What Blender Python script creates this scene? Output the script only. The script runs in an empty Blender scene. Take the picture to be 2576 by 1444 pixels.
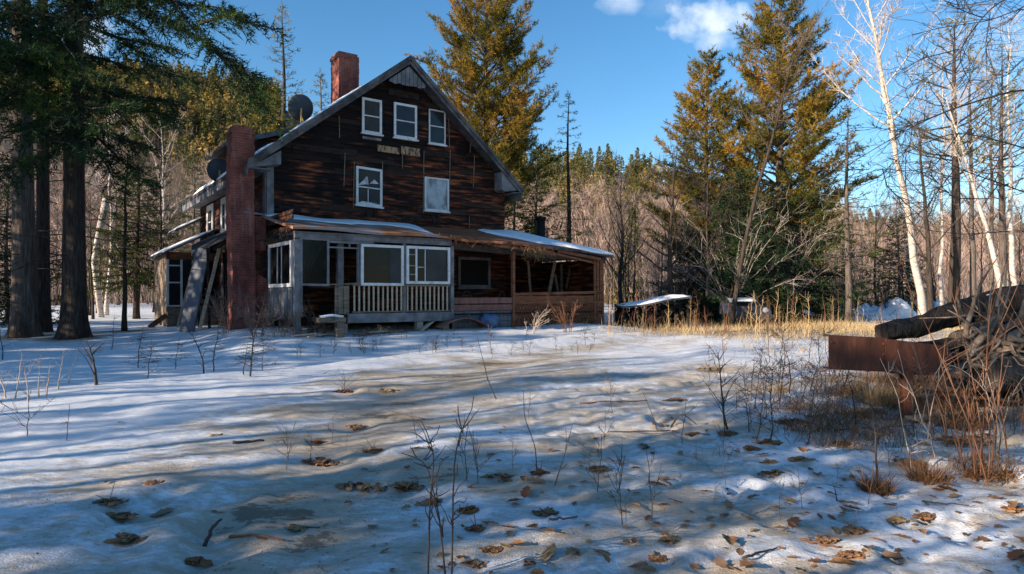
import bpy, math, random
import numpy as np
from mathutils import Vector, Matrix

C = bpy.context.scene.collection
SC = bpy.context.scene
R = math.radians
FX, CX, HY, CAMZ = 1684.0, 1288.0, 740.0, 1.6      # picture units are those of a 2576 px wide frame


def W(px, py, d):
    """world point seen at (px, py) at depth d"""
    return np.array([(px - CX) / FX * d, d, CAMZ + (HY - py) / FX * d])


# ------------------------------------------------------------------ tags
def tag(o, label=None, cat=None, group=None, kind=None):
    if label: o['label'] = label
    if cat: o['category'] = cat
    if group: o['group'] = group
    if kind: o['kind'] = kind
    return o


def thing(name, label, cat, loc=(0, 0, 0), rz=0.0, group=None):
    o = bpy.data.objects.new(name, None)
    C.objects.link(o)
    o.location = loc
    o.rotation_euler = (0, 0, rz)
    return tag(o, label, cat, group)


def dup(root, loc, rz=0.0, sc=1.0, label=None, group=None):
    r = root.copy()
    C.objects.link(r)
    r.location = loc
    r.rotation_euler = (root.rotation_euler[0], root.rotation_euler[1], rz)
    r.scale = (sc, sc, sc) if not isinstance(sc, tuple) else sc
    if label: r['label'] = label
    if group: r['group'] = group
    for ch in list(root.children):
        c = ch.copy()
        C.objects.link(c)
        c.parent = r
        for g in list(ch.children):
            d = g.copy()
            C.objects.link(d)
            d.parent = c
    return r


# ------------------------------------------------------------------ noise
def _h(ix, iy, s):
    n = (ix.astype(np.int64) * 374761393 + iy.astype(np.int64) * 668265263 + s * 1442695041) & 0x7fffffff
    n = ((n ^ (n >> 13)) * 1274126177) & 0x7fffffff
    n = n ^ (n >> 16)
    return (n & 0xffff) / 65535.0


def vnoise(x, y, s=0):
    x = np.asarray(x, float); y = np.asarray(y, float)
    ix = np.floor(x); iy = np.floor(y)
    fx = x - ix; fy = y - iy
    fx = fx * fx * (3 - 2 * fx); fy = fy * fy * (3 - 2 * fy)
    a = _h(ix, iy, s); b = _h(ix + 1, iy, s); c = _h(ix, iy + 1, s); d = _h(ix + 1, iy + 1, s)
    return (a * (1 - fx) + b * fx) * (1 - fy) + (c * (1 - fx) + d * fx) * fy - 0.5


def fbm(x, y, s=0, o=4):
    v = 0; a = 1.0
    for k in range(o):
        v = v + a * vnoise(np.asarray(x) * 2 ** k + 17.3 * k, np.asarray(y) * 2 ** k - 9.1 * k, s + k)
        a *= .5
    return v


def sstep(a, b, x):
    t = np.clip((x - a) / (b - a), 0, 1)
    return t * t * (3 - 2 * t)


# ------------------------------------------------------------------ mesh builder
class MB:
    def __init__(s):
        s.v = []; s.f3 = []; s.f4 = []; s.n = 0; s.polys = []

    def add(s, v, f3=None, f4=None):
        v = np.asarray(v, float).reshape(-1, 3)
        if f3 is not None and len(f3): s.f3.append(np.asarray(f3, np.int64).reshape(-1, 3) + s.n)
        if f4 is not None and len(f4): s.f4.append(np.asarray(f4, np.int64).reshape(-1, 4) + s.n)
        s.v.append(v); s.n += len(v)

    BF = [[0, 3, 2, 1], [4, 5, 6, 7], [0, 1, 5, 4], [1, 2, 6, 5], [2, 3, 7, 6], [3, 0, 4, 7]]

    def hexa(s, p8):
        s.add(p8, f4=MB.BF)

    def box(s, x0, x1, y0, y1, z0, z1, T=None):
        p = np.array([[x0, y0, z0], [x1, y0, z0], [x1, y1, z0], [x0, y1, z0],
                      [x0, y0, z1], [x1, y0, z1], [x1, y1, z1], [x0, y1, z1]], float)
        if T is not None: p = T(p)
        s.hexa(p)

    def beam(s, a, b, w, d, up=(0, 0, 1)):
        """rectangular bar from a to b"""
        a = np.asarray(a, float); b = np.asarray(b, float)
        u = b - a; u /= np.linalg.norm(u) + 1e-9
        up = np.asarray(up, float)
        if abs(u @ up) > .95: up = np.array([0, 1., 0]) if abs(u[1]) < .9 else np.array([1., 0, 0])
        v = np.cross(up, u); v /= np.linalg.norm(v)
        n = np.cross(u, v)
        v = v * w / 2; n = n * d / 2
        s.hexa([a - v - n, a + v - n, b + v - n, b - v - n, a - v + n, a + v + n, b + v + n, b - v + n])

    def tube(s, P, rad, k=6, cap=True):
        P = np.asarray(P, float)
        n = len(P)
        rad = np.broadcast_to(np.asarray(rad, float), (n,))
        T = np.gradient(P, axis=0)
        T /= np.linalg.norm(T, axis=1)[:, None] + 1e-9
        m = T.mean(0)
        ref = np.array([0, 0, 1.]) if abs(m[2]) < .8 * np.linalg.norm(m) else np.array([1., 0.13, 0])
        U = np.cross(T, ref); U /= np.linalg.norm(U, axis=1)[:, None] + 1e-9
        V = np.cross(T, U)
        a = np.arange(k) * 2 * math.pi / k
        ring = (U[:, None] * np.cos(a)[None, :, None] + V[:, None] * np.sin(a)[None, :, None]) * rad[:, None, None] + P[:, None]
        v = ring.reshape(-1, 3)
        i = np.arange(n - 1)[:, None] * k; j = np.arange(k)[None]; j2 = (j + 1) % k
        f4 = np.stack([i + j, i + j2, i + k + j2, i + k + j], -1).reshape(-1, 4)
        f3 = None
        if cap:
            v = np.vstack([v, P[:1], P[-1:]])
            c0 = n * k; c1 = c0 + 1; jj = np.arange(k); jn = (jj + 1) % k
            f3 = np.vstack([np.stack([np.full(k, c0), jn, jj], -1), np.stack([np.full(k, c1), (n - 1) * k + jj, (n - 1) * k + jn], -1)])
        s.add(v, f3, f4)

    def tris(s, p, u, w, ln):
        """thin triangles: base at p, pointing along u, half width vector w"""
        m = len(p)
        v = np.empty((m, 3, 3)); v[:, 0] = p - w; v[:, 1] = p + w; v[:, 2] = p + u * ln[:, None]
        s.add(v.reshape(-1, 3), f3=np.arange(3 * m).reshape(-1, 3))

    def grid(s, X, closed=False):
        X = np.asarray(X, float); n, m = X.shape[:2]
        i = np.arange(n - 1)[:, None] * m
        j = np.arange(m if closed else m - 1)[None]
        j2 = (j + 1) % m
        f4 = np.stack([i + j, i + j2, i + m + j2, i + m + j], -1).reshape(-1, 4)
        s.add(X.reshape(-1, 3), f4=f4)

    def slab(s, X, th):
        """grid X thickened downwards by th (scalar or n x m)"""
        X = np.asarray(X, float); n, m = X.shape[:2]
        Y = X.copy(); Y[..., 2] -= th
        V = np.concatenate([X.reshape(-1, 3), Y.reshape(-1, 3)])
        N = n * m
        i = np.arange(n - 1)[:, None] * m; j = np.arange(m - 1)[None]
        f = np.stack([i + j, i + j + 1, i + m + j + 1, i + m + j], -1).reshape(-1, 4)
        side = []
        for q in range(m - 1):
            side += [[q, q + N, q + 1 + N, q + 1], [(n - 1) * m + q, (n - 1) * m + q + 1, (n - 1) * m + q + 1 + N, (n - 1) * m + q + N]]
        for q in range(n - 1):
            side += [[q * m, (q + 1) * m, (q + 1) * m + N, q * m + N], [q * m + m - 1, q * m + m - 1 + N, (q + 1) * m + m - 1 + N, (q + 1) * m + m - 1]]
        s.add(V, f4=np.vstack([f, f[:, ::-1] + N, np.array(side)]))

    def blob(s, c, r, seed=0, amp=.25, nu=14, nv=9, fr=1.3):
        c = np.asarray(c, float); r = np.broadcast_to(np.asarray(r, float), (3,))
        th = np.linspace(0, 2 * math.pi, nu, endpoint=False); ph = np.linspace(0.02, math.pi - .02, nv)
        d = np.stack([np.sin(ph)[:, None] * np.cos(th)[None], np.sin(ph)[:, None] * np.sin(th)[None], np.cos(ph)[:, None] * np.ones(nu)[None]], -1)
        k = 1 + amp * 2 * (fbm(d[..., 0] * fr + d[..., 2] * fr * .7 + seed * 3.1, d[..., 1] * fr - d[..., 2] * fr * .6, seed, 3))
        s.grid(c + d * r * k[..., None], closed=True)

    def each(s, name, mat, parent):
        """every piece that was added becomes an object of its own"""
        out = []
        i3 = i4 = 0
        base = 0
        f3 = [f for f in s.f3]; f4 = [f for f in s.f4]
        for v in s.v:
            q = MB(); n = len(v)
            a3 = [f - base for f in f3 if len(f) and base <= f.min() and f.max() < base + n]
            a4 = [f - base for f in f4 if len(f) and base <= f.min() and f.max() < base + n]
            q.v = [v]; q.f3 = a3; q.f4 = a4; q.n = n
            out.append(q.build(name, mat, parent))
            base += n
        return out

    def build(s, name, mat, parent=None, smooth=False):
        me = bpy.data.meshes.new(name)
        V = np.concatenate(s.v) if s.v else np.zeros((0, 3))
        F3 = np.concatenate(s.f3) if s.f3 else np.zeros((0, 3), np.int64)
        F4 = np.concatenate(s.f4) if s.f4 else np.zeros((0, 4), np.int64)
        me.vertices.add(len(V)); me.vertices.foreach_set('co', V.astype(np.float32).ravel())
        nl = F3.size + F4.size
        me.loops.add(nl)
        me.loops.foreach_set('vertex_index', np.concatenate([F3.ravel(), F4.ravel()]).astype(np.int32))
        np_ = len(F3) + len(F4)
        me.polygons.add(np_)
        st = np.concatenate([np.arange(len(F3)) * 3, len(F3) * 3 + np.arange(len(F4)) * 4]).astype(np.int32)
        me.polygons.foreach_set('loop_start', st)
        me.polygons.foreach_set('use_smooth', np.full(np_, bool(smooth)))
        me.update(calc_edges=True)
        me.validate()
        if mat is not None: me.materials.append(mat)
        o = bpy.data.objects.new(name, me)
        C.objects.link(o)
        if parent is not None: o.parent = parent
        return o


# ------------------------------------------------------------------ materials
def _ramp(nt, fac, stops):
    r = nt.nodes.new('ShaderNodeValToRGB')
    el = r.color_ramp.elements
    while len(el) < len(stops): el.new(0.5)
    for e, (p, c) in zip(el, stops):
        e.position = p; e.color = (*c, 1)
    nt.links.new(fac, r.inputs[0])
    return r.outputs[0]


def noise_node(nt, scale, stretch=(1, 1, 1), detail=6, rough=.6, coord='Object', dist=0.0):
    tc = nt.nodes.new('ShaderNodeTexCoord')
    mp = nt.nodes.new('ShaderNodeMapping'); mp.inputs['Scale'].default_value = stretch
    nt.links.new(tc.outputs[coord], mp.inputs[0])
    n = nt.nodes.new('ShaderNodeTexNoise'); n.inputs['Scale'].default_value = scale
    n.inputs['Detail'].default_value = detail; n.inputs['Roughness'].default_value = rough
    n.inputs['Distortion'].default_value = dist
    nt.links.new(mp.outputs[0], n.inputs['Vector'])
    return n.outputs['Fac']


def mixc(nt, f, a, b, mode='MIX'):
    m = nt.nodes.new('ShaderNodeMix'); m.data_type = 'RGBA'; m.blend_type = mode
    for i, x in ((0, f), (6, a), (7, b)):
        if hasattr(x, 'default_value'): nt.links.new(x, m.inputs[i])
        elif i == 0: m.inputs[0].default_value = x
        else: m.inputs[i].default_value = (*x, 1)
    return m.outputs[2]


def newmat(name, rough=.8, spec=.25, metal=0.0):
    m = bpy.data.materials.new(name); m.use_nodes = True
    nt = m.node_tree; b = nt.nodes['Principled BSDF']
    b.inputs['Roughness'].default_value = rough
    b.inputs['Specular IOR Level'].default_value = spec
    b.inputs['Metallic'].default_value = metal
    return m, nt, b


def bump(nt, b, h, strength=.5, dist=.02):
    n = nt.nodes.new('ShaderNodeBump'); n.inputs['Strength'].default_value = strength; n.inputs['Distance'].default_value = dist
    nt.links.new(h, n.inputs['Height']); nt.links.new(n.outputs[0], b.inputs['Normal'])


def M(name, stops, scale=5, stretch=(1, 1, 1), rough=.8, spec=.25, bmp=0.0, bscale=30, bdist=.02, island=None, metal=0.0, detail=6, coord='Object', over=None):
    m, nt, b = newmat(name, rough, spec, metal)
    if len(stops) == 1: stops = [(0, stops[0][1]), (1, stops[0][1])]
    col = _ramp(nt, noise_node(nt, scale, stretch, detail, coord=coord), stops)
    if over:      # second pattern on top: (stops-colour, scale, stretch, lo, hi)
        c2, s2, st2, lo, hi = over
        f = _ramp(nt, noise_node(nt, s2, st2, 5, coord=coord), [(lo, (0, 0, 0)), (hi, (1, 1, 1))])
        col = mixc(nt, f, col, c2)
    if island:
        g = nt.nodes.new('ShaderNodeNewGeometry')
        col = mixc(nt, _ramp(nt, g.outputs['Random Per Island'], [(0, (0, 0, 0)), (1, (1, 1, 1))]), col, island)
    nt.links.new(col, b.inputs['Base Color'])
    if bmp: bump(nt, b, noise_node(nt, bscale, stretch, 4, coord=coord), bmp, bdist)
    return m


def foliage(name, dark, mid, gold, scale=.5, glow=.35):
    """needle foliage: clumps by noise, single sprays vary by island, some light comes through"""
    m, nt, b = newmat(name, .75, .06)
    col = _ramp(nt, noise_node(nt, scale, (1, 1, 1), 3), [(.34, dark), (.49, mid), (.64, gold)])  # brightest tone puts sunlit needles into the colour
    g = nt.nodes.new('ShaderNodeNewGeometry')
    v = _ramp(nt, g.outputs['Random Per Island'], [(0, (.7, .7, .7)), (1, (1.3, 1.25, 1.15))])
    col = mixc(nt, 1.0, col, v, 'MULTIPLY')
    nt.links.new(col, b.inputs['Base Color'])
    tr = nt.nodes.new('ShaderNodeBsdfTranslucent'); nt.links.new(col, tr.inputs[0])
    mx = nt.nodes.new('ShaderNodeMixShader'); mx.inputs[0].default_value = glow
    nt.links.new(b.outputs[0], mx.inputs[1]); nt.links.new(tr.outputs[0], mx.inputs[2])
    nt.links.new(mx.outputs[0], nt.nodes['Material Output'].inputs[0])
    return m


def brick(name):
    m, nt, b = newmat(name, .85, .2)
    tc = nt.nodes.new('ShaderNodeTexCoord'); sp = nt.nodes.new('ShaderNodeSeparateXYZ'); nt.links.new(tc.outputs['Object'], sp.inputs[0])
    ad = nt.nodes.new('ShaderNodeMath'); ad.operation = 'ADD'; nt.links.new(sp.outputs[0], ad.inputs[0]); nt.links.new(sp.outputs[1], ad.inputs[1])
    cb = nt.nodes.new('ShaderNodeCombineXYZ'); nt.links.new(ad.outputs[0], cb.inputs[0]); nt.links.new(sp.outputs[2], cb.inputs[1])
    br = nt.nodes.new('ShaderNodeTexBrick'); nt.links.new(cb.outputs[0], br.inputs['Vector'])
    br.inputs['Scale'].default_value = 1; br.inputs['Brick Width'].default_value = .21; br.inputs['Row Height'].default_value = .073
    br.inputs['Mortar Size'].default_value = .008
    br.inputs['Color1'].default_value = (.36, .095, .055, 1); br.inputs['Color2'].default_value = (.23, .055, .04, 1); br.inputs['Mortar'].default_value = (.24, .15, .13, 1)
    f = _ramp(nt, noise_node(nt, 2.2, (1, 1, .6), 5), [(.42, (0, 0, 0)), (.68, (.8, .8, .8))])
    col = mixc(nt, f, br.outputs['Color'], (.085, .032, .03))
    f2 = _ramp(nt, noise_node(nt, 3.1, (3, 3, .4), 5), [(.56, (0, 0, 0)), (.76, (.6, .6, .6))])
    col = mixc(nt, f2, col, (.36, .22, .19))
    nt.links.new(col, b.inputs['Base Color'])
    bump(nt, b, br.outputs['Fac'], -.6, .012)
    return m


MT = {}
MT['bark_dark'] = M('bark_dark', [(.3, (.028, .022, .019)), (.7, (.115, .088, .07))], 6, (3, 3, .35), .95, .1, 1.0, 11, .08)
MT['bark_grey'] = M('bark_grey', [(.3, (.07, .055, .045)), (.55, (.17, .135, .11)), (.72, (.28, .23, .19))], 5, (3, 3, .35), .95, .1, 1.0, 11, .08, over=((.06, .05, .04), 1.2, (1, 1, .4), .5, .66))
MT['bark_birch'] = M('bark_birch', [(.36, (.09, .07, .06)), (.46, (.62, .54, .47))], 4, (1, 1, 3.5), .8, .2, .3, 12, .02)
MT['twig_dark'] = M('twig_dark', [(.3, (.035, .028, .025)), (.7, (.09, .07, .06))], 3)
MT['twig_brown'] = M('twig_brown', [(.3, (.10, .075, .06)), (.7, (.20, .15, .12))], 3)
MT['twig_pink'] = M('twig_pink', [(.3, (.34, .21, .165)), (.7, (.50, .33, .26))], .6, island=(.36, .27, .22))
MT['twig_pale'] = M('twig_pale', [(.3, (.40, .32, .26)), (.7, (.62, .54, .46))], 3)
MT['needle_gold'] = foliage('needle_gold', (.07, .08, .022), (.17, .145, .03), (.42, .25, .048))
MT['needle_olive'] = foliage('needle_olive', (.06, .075, .022), (.15, .145, .032), (.33, .25, .045))
MT['needle_green'] = foliage('needle_green', (.022, .038, .016), (.05, .07, .02), (.12, .125, .026), .7)
MT['needle_dark'] = foliage('needle_dark', (.014, .028, .020), (.024, .045, .024), (.055, .095, .025), .7, .12)
MT['needle_far'] = foliage('needle_far', (.075, .09, .035), (.17, .165, .055), (.38, .26, .08), .12, .3)
m_, nt_, b_ = newmat('siding', .75, .15)
c_ = _ramp(nt_, noise_node(nt_, 1.7, (.7, .7, 6), 6), [(.36, (.008, .006, .006)), (.48, (.030, .013, .010)), (.55, (.125, .036, .017)), (.68, (.40, .125, .045))])
tc_ = nt_.nodes.new('ShaderNodeTexCoord'); sp_ = nt_.nodes.new('ShaderNodeSeparateXYZ'); nt_.links.new(tc_.outputs['Object'], sp_.inputs[0])
def _mr(o, a, b, c, d):
    q = nt_.nodes.new('ShaderNodeMapRange'); q.inputs[1].default_value = a; q.inputs[2].default_value = b; q.inputs[3].default_value = c; q.inputs[4].default_value = d; nt_.links.new(o, q.inputs[0]); return q.outputs[0]
def _ad(a, b):
    q = nt_.nodes.new('ShaderNodeMath'); nt_.links.new(a, q.inputs[0]); nt_.links.new(b, q.inputs[1]); return q.outputs[0]
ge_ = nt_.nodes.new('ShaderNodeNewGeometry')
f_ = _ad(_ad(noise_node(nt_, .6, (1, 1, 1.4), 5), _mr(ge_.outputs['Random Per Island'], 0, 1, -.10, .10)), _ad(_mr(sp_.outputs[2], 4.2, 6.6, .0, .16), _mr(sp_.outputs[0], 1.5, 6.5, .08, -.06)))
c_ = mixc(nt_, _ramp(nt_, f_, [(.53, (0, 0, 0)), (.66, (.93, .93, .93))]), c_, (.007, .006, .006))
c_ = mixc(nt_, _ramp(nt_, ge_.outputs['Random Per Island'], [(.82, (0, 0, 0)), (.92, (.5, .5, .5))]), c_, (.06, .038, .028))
nt_.links.new(c_, b_.inputs['Base Color']); bump(nt_, b_, noise_node(nt_, 12, (.7, .7, 6), 4), .5, .01)
MT['siding'] = m_
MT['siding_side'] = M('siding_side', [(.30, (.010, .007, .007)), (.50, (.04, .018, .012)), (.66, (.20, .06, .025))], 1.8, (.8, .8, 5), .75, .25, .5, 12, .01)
MT['dark_wood'] = M('dark_wood', [(.3, (.012, .010, .009)), (.7, (.045, .035, .03))], 4, (1, 1, 3), .85, .15, .4, 20, .01)
MT['trim'] = M('trim', [(.35, (.10, .10, .105)), (.6, (.21, .21, .22)), (.75, (.27, .265, .26))], 3, (1, 1, 1), .7, .25, .3, 24, .01, over=((.10, .08, .07), 1.4, (3, 3, .6), .60, .72))
MT['white'] = M('white', [(.3, (.50, .50, .50)), (.7, (.74, .74, .73))], 5, (1, 1, 1), .5, .4, .15, 30, .005, over=((.30, .26, .22), 3.0, (1, 1, 1), .62, .74))
MT['old_wood'] = M('old_wood', [(.3, (.10, .075, .055)), (.7, (.30, .23, .17))], 3, (1, 1, 8), .85, .15, .5, 14, .01)
MT['pale_wood'] = M('pale_wood', [(.3, (.34, .25, .17)), (.7, (.58, .45, .32))], 3, (1, 1, 6), .8, .2, .3, 20, .005)
MT['tan_wood'] = M('tan_wood', [(.38, (.06, .04, .03)), (.44, (.34, .22, .13)), (.75, (.46, .32, .2))], 5, (3, 1, 1), .8, .2, .3, 20, .005)
MT['red_wood'] = M('red_wood', [(.3, (.12, .045, .025)), (.7, (.27, .115, .06))], 3, (1, 1, 6), .8, .2, .4, 20, .006, over=((.03, .02, .016), 2.5, (1, 1, 2), .55, .68))
MT['red_board'] = M('red_board', [(.3, (.13, .06, .05)), (.7, (.25, .13, .105))], 3, (4, 1, 1), .8, .2, .3, 20, .006)
MT['roof_metal'] = M('roof_metal', [(.36, (.20, .20, .23)), (.47, (.27, .22, .20)), (.54, (.34, .15, .07)), (.72, (.22, .075, .04))], 1.1, (1, .45, 1), .6, .35, .35, 14, .01)
MT['roof_rust'] = M('roof_rust', [(.32, (.10, .04, .025)), (.5, (.26, .095, .04)), (.7, (.36, .17, .09))], 1.6, (.5, 2.2, 1), .7, .3, .4, 14, .01)
MT['roof_dark'] = M('roof_dark', [(.35, (.035, .035, .04)), (.6, (.09, .085, .085)), (.75, (.18, .12, .09))], 2.5, (1, 1, 1), .9, .15, .5, 30, .012)
MT['rafter'] = M('rafter', [(.3, (.02, .015, .013)), (.7, (.07, .045, .035))], 4)
MT['rust'] = M('rust', [(.3, (.055, .02, .014)), (.55, (.14, .048, .026)), (.75, (.27, .10, .045))], 3, (2, 2, .7), .75, .3, .35, 30, .004)
MT['brick'] = brick('brick')
MT['dish'] = M('dish', [(.3, (.045, .06, .075)), (.7, (.065, .08, .095))], 3, rough=.6, spec=.2)
MT['wire'] = M('wire', [(.3, (.35, .36, .37)), (.7, (.5, .5, .5))], 3, rough=.5)
MT['dish_arm'] = M('dish_arm', [(.3, (.35, .27, .12)), (.7, (.5, .4, .2))], 3, rough=.5)
MT['glass'] = M('glass', [(.35, (.012, .014, .017)), (.65, (.035, .04, .045))], 1.3, (1, 1, 1), .12, .3)
MT['glass_pale'] = M('glass_pale', [(.40, (.13, .145, .155)), (.48, (.29, .32, .35)), (.6, (.38, .42, .46)), (.70, (.24, .27, .29))], 2.0, (1.6, 1, 1), .2, .45)  # pale and dark blotches paint reflections into the pane colour
MT['screen'] = M('screen', [(.3, (.028, .03, .03)), (.7, (.055, .057, .056))], 2.0, rough=.7)
MT['curtain'] = M('curtain', [(.3, (.07, .08, .095)), (.7, (.18, .20, .22))], 2.4, (5, 5, .3), .9, .1)
MT['black'] = M('black', [(.3, (.006, .006, .006)), (.7, (.015, .014, .013))], 3)
MT['blue_tarp'] = M('blue_tarp', [(.3, (.04, .09, .19)), (.7, (.09, .18, .33))], 3, rough=.5, spec=.4)
MT['concrete'] = M('concrete', [(.3, (.18, .15, .12)), (.7, (.38, .34, .29))], 8, bmp=.5)
MT['fibre'] = M('fibre', [(.3, (.12, .07, .035)), (.7, (.26, .16, .08))], 8)
MT['grass'] = M('grass', [(.35, (.33, .225, .10)), (.65, (.55, .40, .20))], .8, island=(.44, .32, .17))
MT['grass_red'] = M('grass_red', [(.3, (.085, .04, .018)), (.7, (.22, .11, .045))], 3, island=(.15, .08, .035))
MT['stem_red'] = M('stem_red', [(.3, (.11, .05, .028)), (.7, (.26, .125, .065))], 3)
MT['stalk_pale'] = M('stalk_pale', [(.3, (.38, .28, .2)), (.7, (.6, .5, .42))], 3)
MT['leaf'] = M('leaf', [(.35, (.10, .045, .022)), (.55, (.25, .11, .045)), (.75, (.42, .22, .09))], 9, rough=.7, island=(.30, .19, .11), coord='Object')
MT['leaf_red'] = M('leaf_red', [(.3, (.14, .045, .018)), (.7, (.28, .11, .04))], 8, rough=.7)
MT['leaf_tan'] = M('leaf_tan', [(.3, (.20, .12, .055)), (.7, (.36, .24, .12))], 8, rough=.7)
MT['leaf_dark'] = M('leaf_dark', [(.3, (.06, .034, .02)), (.7, (.18, .095, .05))], 9, rough=.7, island=(.32, .16, .07))
MT['wood_grain'] = M('wood_grain', [(.32, (.07, .05, .038)), (.5, (.19, .145, .11)), (.7, (.34, .275, .22))], 5, (1, 1, 1), .9, .1, .9, 7, .06)
MT['car_dark'] = M('car_dark', [(.3, (.02, .025, .035)), (.7, (.06, .07, .09))], 2, rough=.5, spec=.4)

m_, nt_, b_ = newmat('clear_glass', .08, .5)
b_.inputs['Base Color'].default_value = (.02, .022, .025, 1)
tr_ = nt_.nodes.new('ShaderNodeBsdfTransparent'); tr_.inputs[0].default_value = (.45, .48, .50, 1)
mx_ = nt_.nodes.new('ShaderNodeMixShader'); mx_.inputs[0].default_value = .30
nt_.links.new(tr_.outputs[0], mx_.inputs[1]); nt_.links.new(b_.outputs[0], mx_.inputs[2]); nt_.links.new(mx_.outputs[0], nt_.nodes['Material Output'].inputs[0])
MT['clear_glass'] = m_


def snow_plain(name, c=(.80, .82, .86)):
    m, nt, b = newmat(name, .55, .3)
    b.inputs['Base Color'].default_value = (*c, 1)
    bump(nt, b, noise_node(nt, 9, (1, 1, 1), 5), .5, .03)
    return m


MT['snow'] = snow_plain('snow')
# ================================================================== terrain
A = np.array([.8171, .5765]); B = np.array([-.5765, .8171]); P0 = np.array([-7.32, 20.0])   # the house corner and its two wall directions
SKY_U = np.array([-3, -.76, -.57, -.43, -.29, -.02, .126, .215, .36, .57, .76, 3])
SKY_Y = np.array([232, 232, 215, 238, 285, 355, 395, 415, 478, 555, 580, 560.])
TRACK = np.array([[-1.2, 2.0], [-1.9, 6.4], [-1.5, 10.5], [-.4, 14.0], [2.6, 18.0], [6.6, 22.6], [14, 30], [26, 42]])
RIDGE = np.array([[-14, 7.5], [-7.3, 9.6], [-4.4, 12.1], [-1.9, 15.2], [1.6, 18.4], [4, 20.5]])


def polydist(x, y, L):
    best = np.full(np.shape(x), 1e9); sg = np.zeros(np.shape(x))
    for (ax, ay), (bx, by) in zip(L[:-1], L[1:]):
        dx, dy = bx - ax, by - ay; n = dx * dx + dy * dy
        t = np.clip(((x - ax) * dx + (y - ay) * dy) / n, 0, 1)
        d = np.hypot(x - ax - t * dx, y - ay - t * dy)
        s = np.sign(dx * (y - ay) - dy * (x - ax))
        m = d < best
        best = np.where(m, d, best); sg = np.where(m, s, sg)
    return best * sg


RNG = np.random.default_rng(5)
# shallow prints and hollows trodden in the snow: (x, y, radius, depth)
PRINTS = []
for _k in range(170):
    _y = 3.4 + 9.5 * RNG.random() ** 1.3
    _x = RNG.uniform(.06, .68) * _y
    PRINTS.append((_x, _y, RNG.uniform(.06, .15), RNG.uniform(.018, .05)))
for _p in ((-2.75, 5.15, .30, .12), (-2.35, 5.3, .2, .1), (-1.9, 4.3, .22, .08), (-2.1, 4.75, .2, .07), (-.9, 3.55, .2, .06)):
    PRINTS.append(_p)


def hz(x, y):
    x = np.asarray(x, float); y = np.asarray(y, float)
    r = np.hypot(x, y)
    z = .16 * sstep(5, 13, y) + .24 * sstep(13, 22, y) + .25 * sstep(24, 60, y)
    # bank in front of the house, away from the track
    s = (x - P0[0]) * A[0] + (y - P0[1]) * A[1]; t = (x - P0[0]) * B[0] + (y - P0[1]) * B[1]
    z = z + .22 * sstep(-5.6, -3.3, t) * sstep(-3, -.5, s) * (1 - sstep(9.5, 13, s)) * (1 - sstep(0, 6, t))
    d = polydist(x, y, RIDGE)
    near = 1 - sstep(18, 26, y)
    z = z + near * (.10 * np.exp(-(d / .45) ** 2) * np.where(d > 0, 1, .8) - .16 * sstep(0, 1.2, d) * (1 - sstep(1.2, 6.0, d)))
    td = np.abs(polydist(x, y, TRACK))
    z = z - .05 * np.exp(-(td / 1.0) ** 2) * sstep(1, 4, y)
    z = z + .10 * fbm(x * .28, y * .28, 3, 3) * sstep(1, 6, r) + .034 * fbm(x * 1.1, y * 1.1, 9, 4)
    z = z + .5 * fbm(x * .05, y * .05, 21, 3) * sstep(24, 60, r)
    # hummocky heaps of snow and the rough ground at the right
    z = z + .13 * np.maximum(0, fbm(x * .9, y * .9, 31, 3)) * sstep(2.2, 4.2, x) * (1 - sstep(9, 14, y))
    # the wooded hill
    th = np.arctan2(x, np.maximum(y, .01)); u = np.tan(np.clip(th, -1.24, 1.24))
    crest = (HY - np.interp(u, SKY_U, SKY_Y)) * 230 / FX - 9.5
    f = sstep(75, 235, r) * np.where(y > 0, 1, np.clip(1 + y / 60, 0, 1))
    z = z + crest * f * (1 + .22 * fbm(x * .03, y * .03, 41, 3))
    return z


def hz1(x, y):
    return float(hz(np.array([x]), np.array([y]))[0])


def G(px, py, dmax=120):
    """point of the ground seen at (px, py)"""
    d = np.concatenate([np.arange(2.5, 30, .03), np.arange(30, dmax, .2)])
    x = (px - CX) / FX * d; zr = CAMZ + (HY - py) / FX * d
    k = np.nonzero(zr <= hz(x, d))[0]
    i = k[0] if len(k) else len(d) - 1
    return np.array([x[i], d[i], hz1(x[i], d[i])])


def gp(x, y, dz=0.0):
    return (float(x), float(y), hz1(x, y) + dz)


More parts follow.
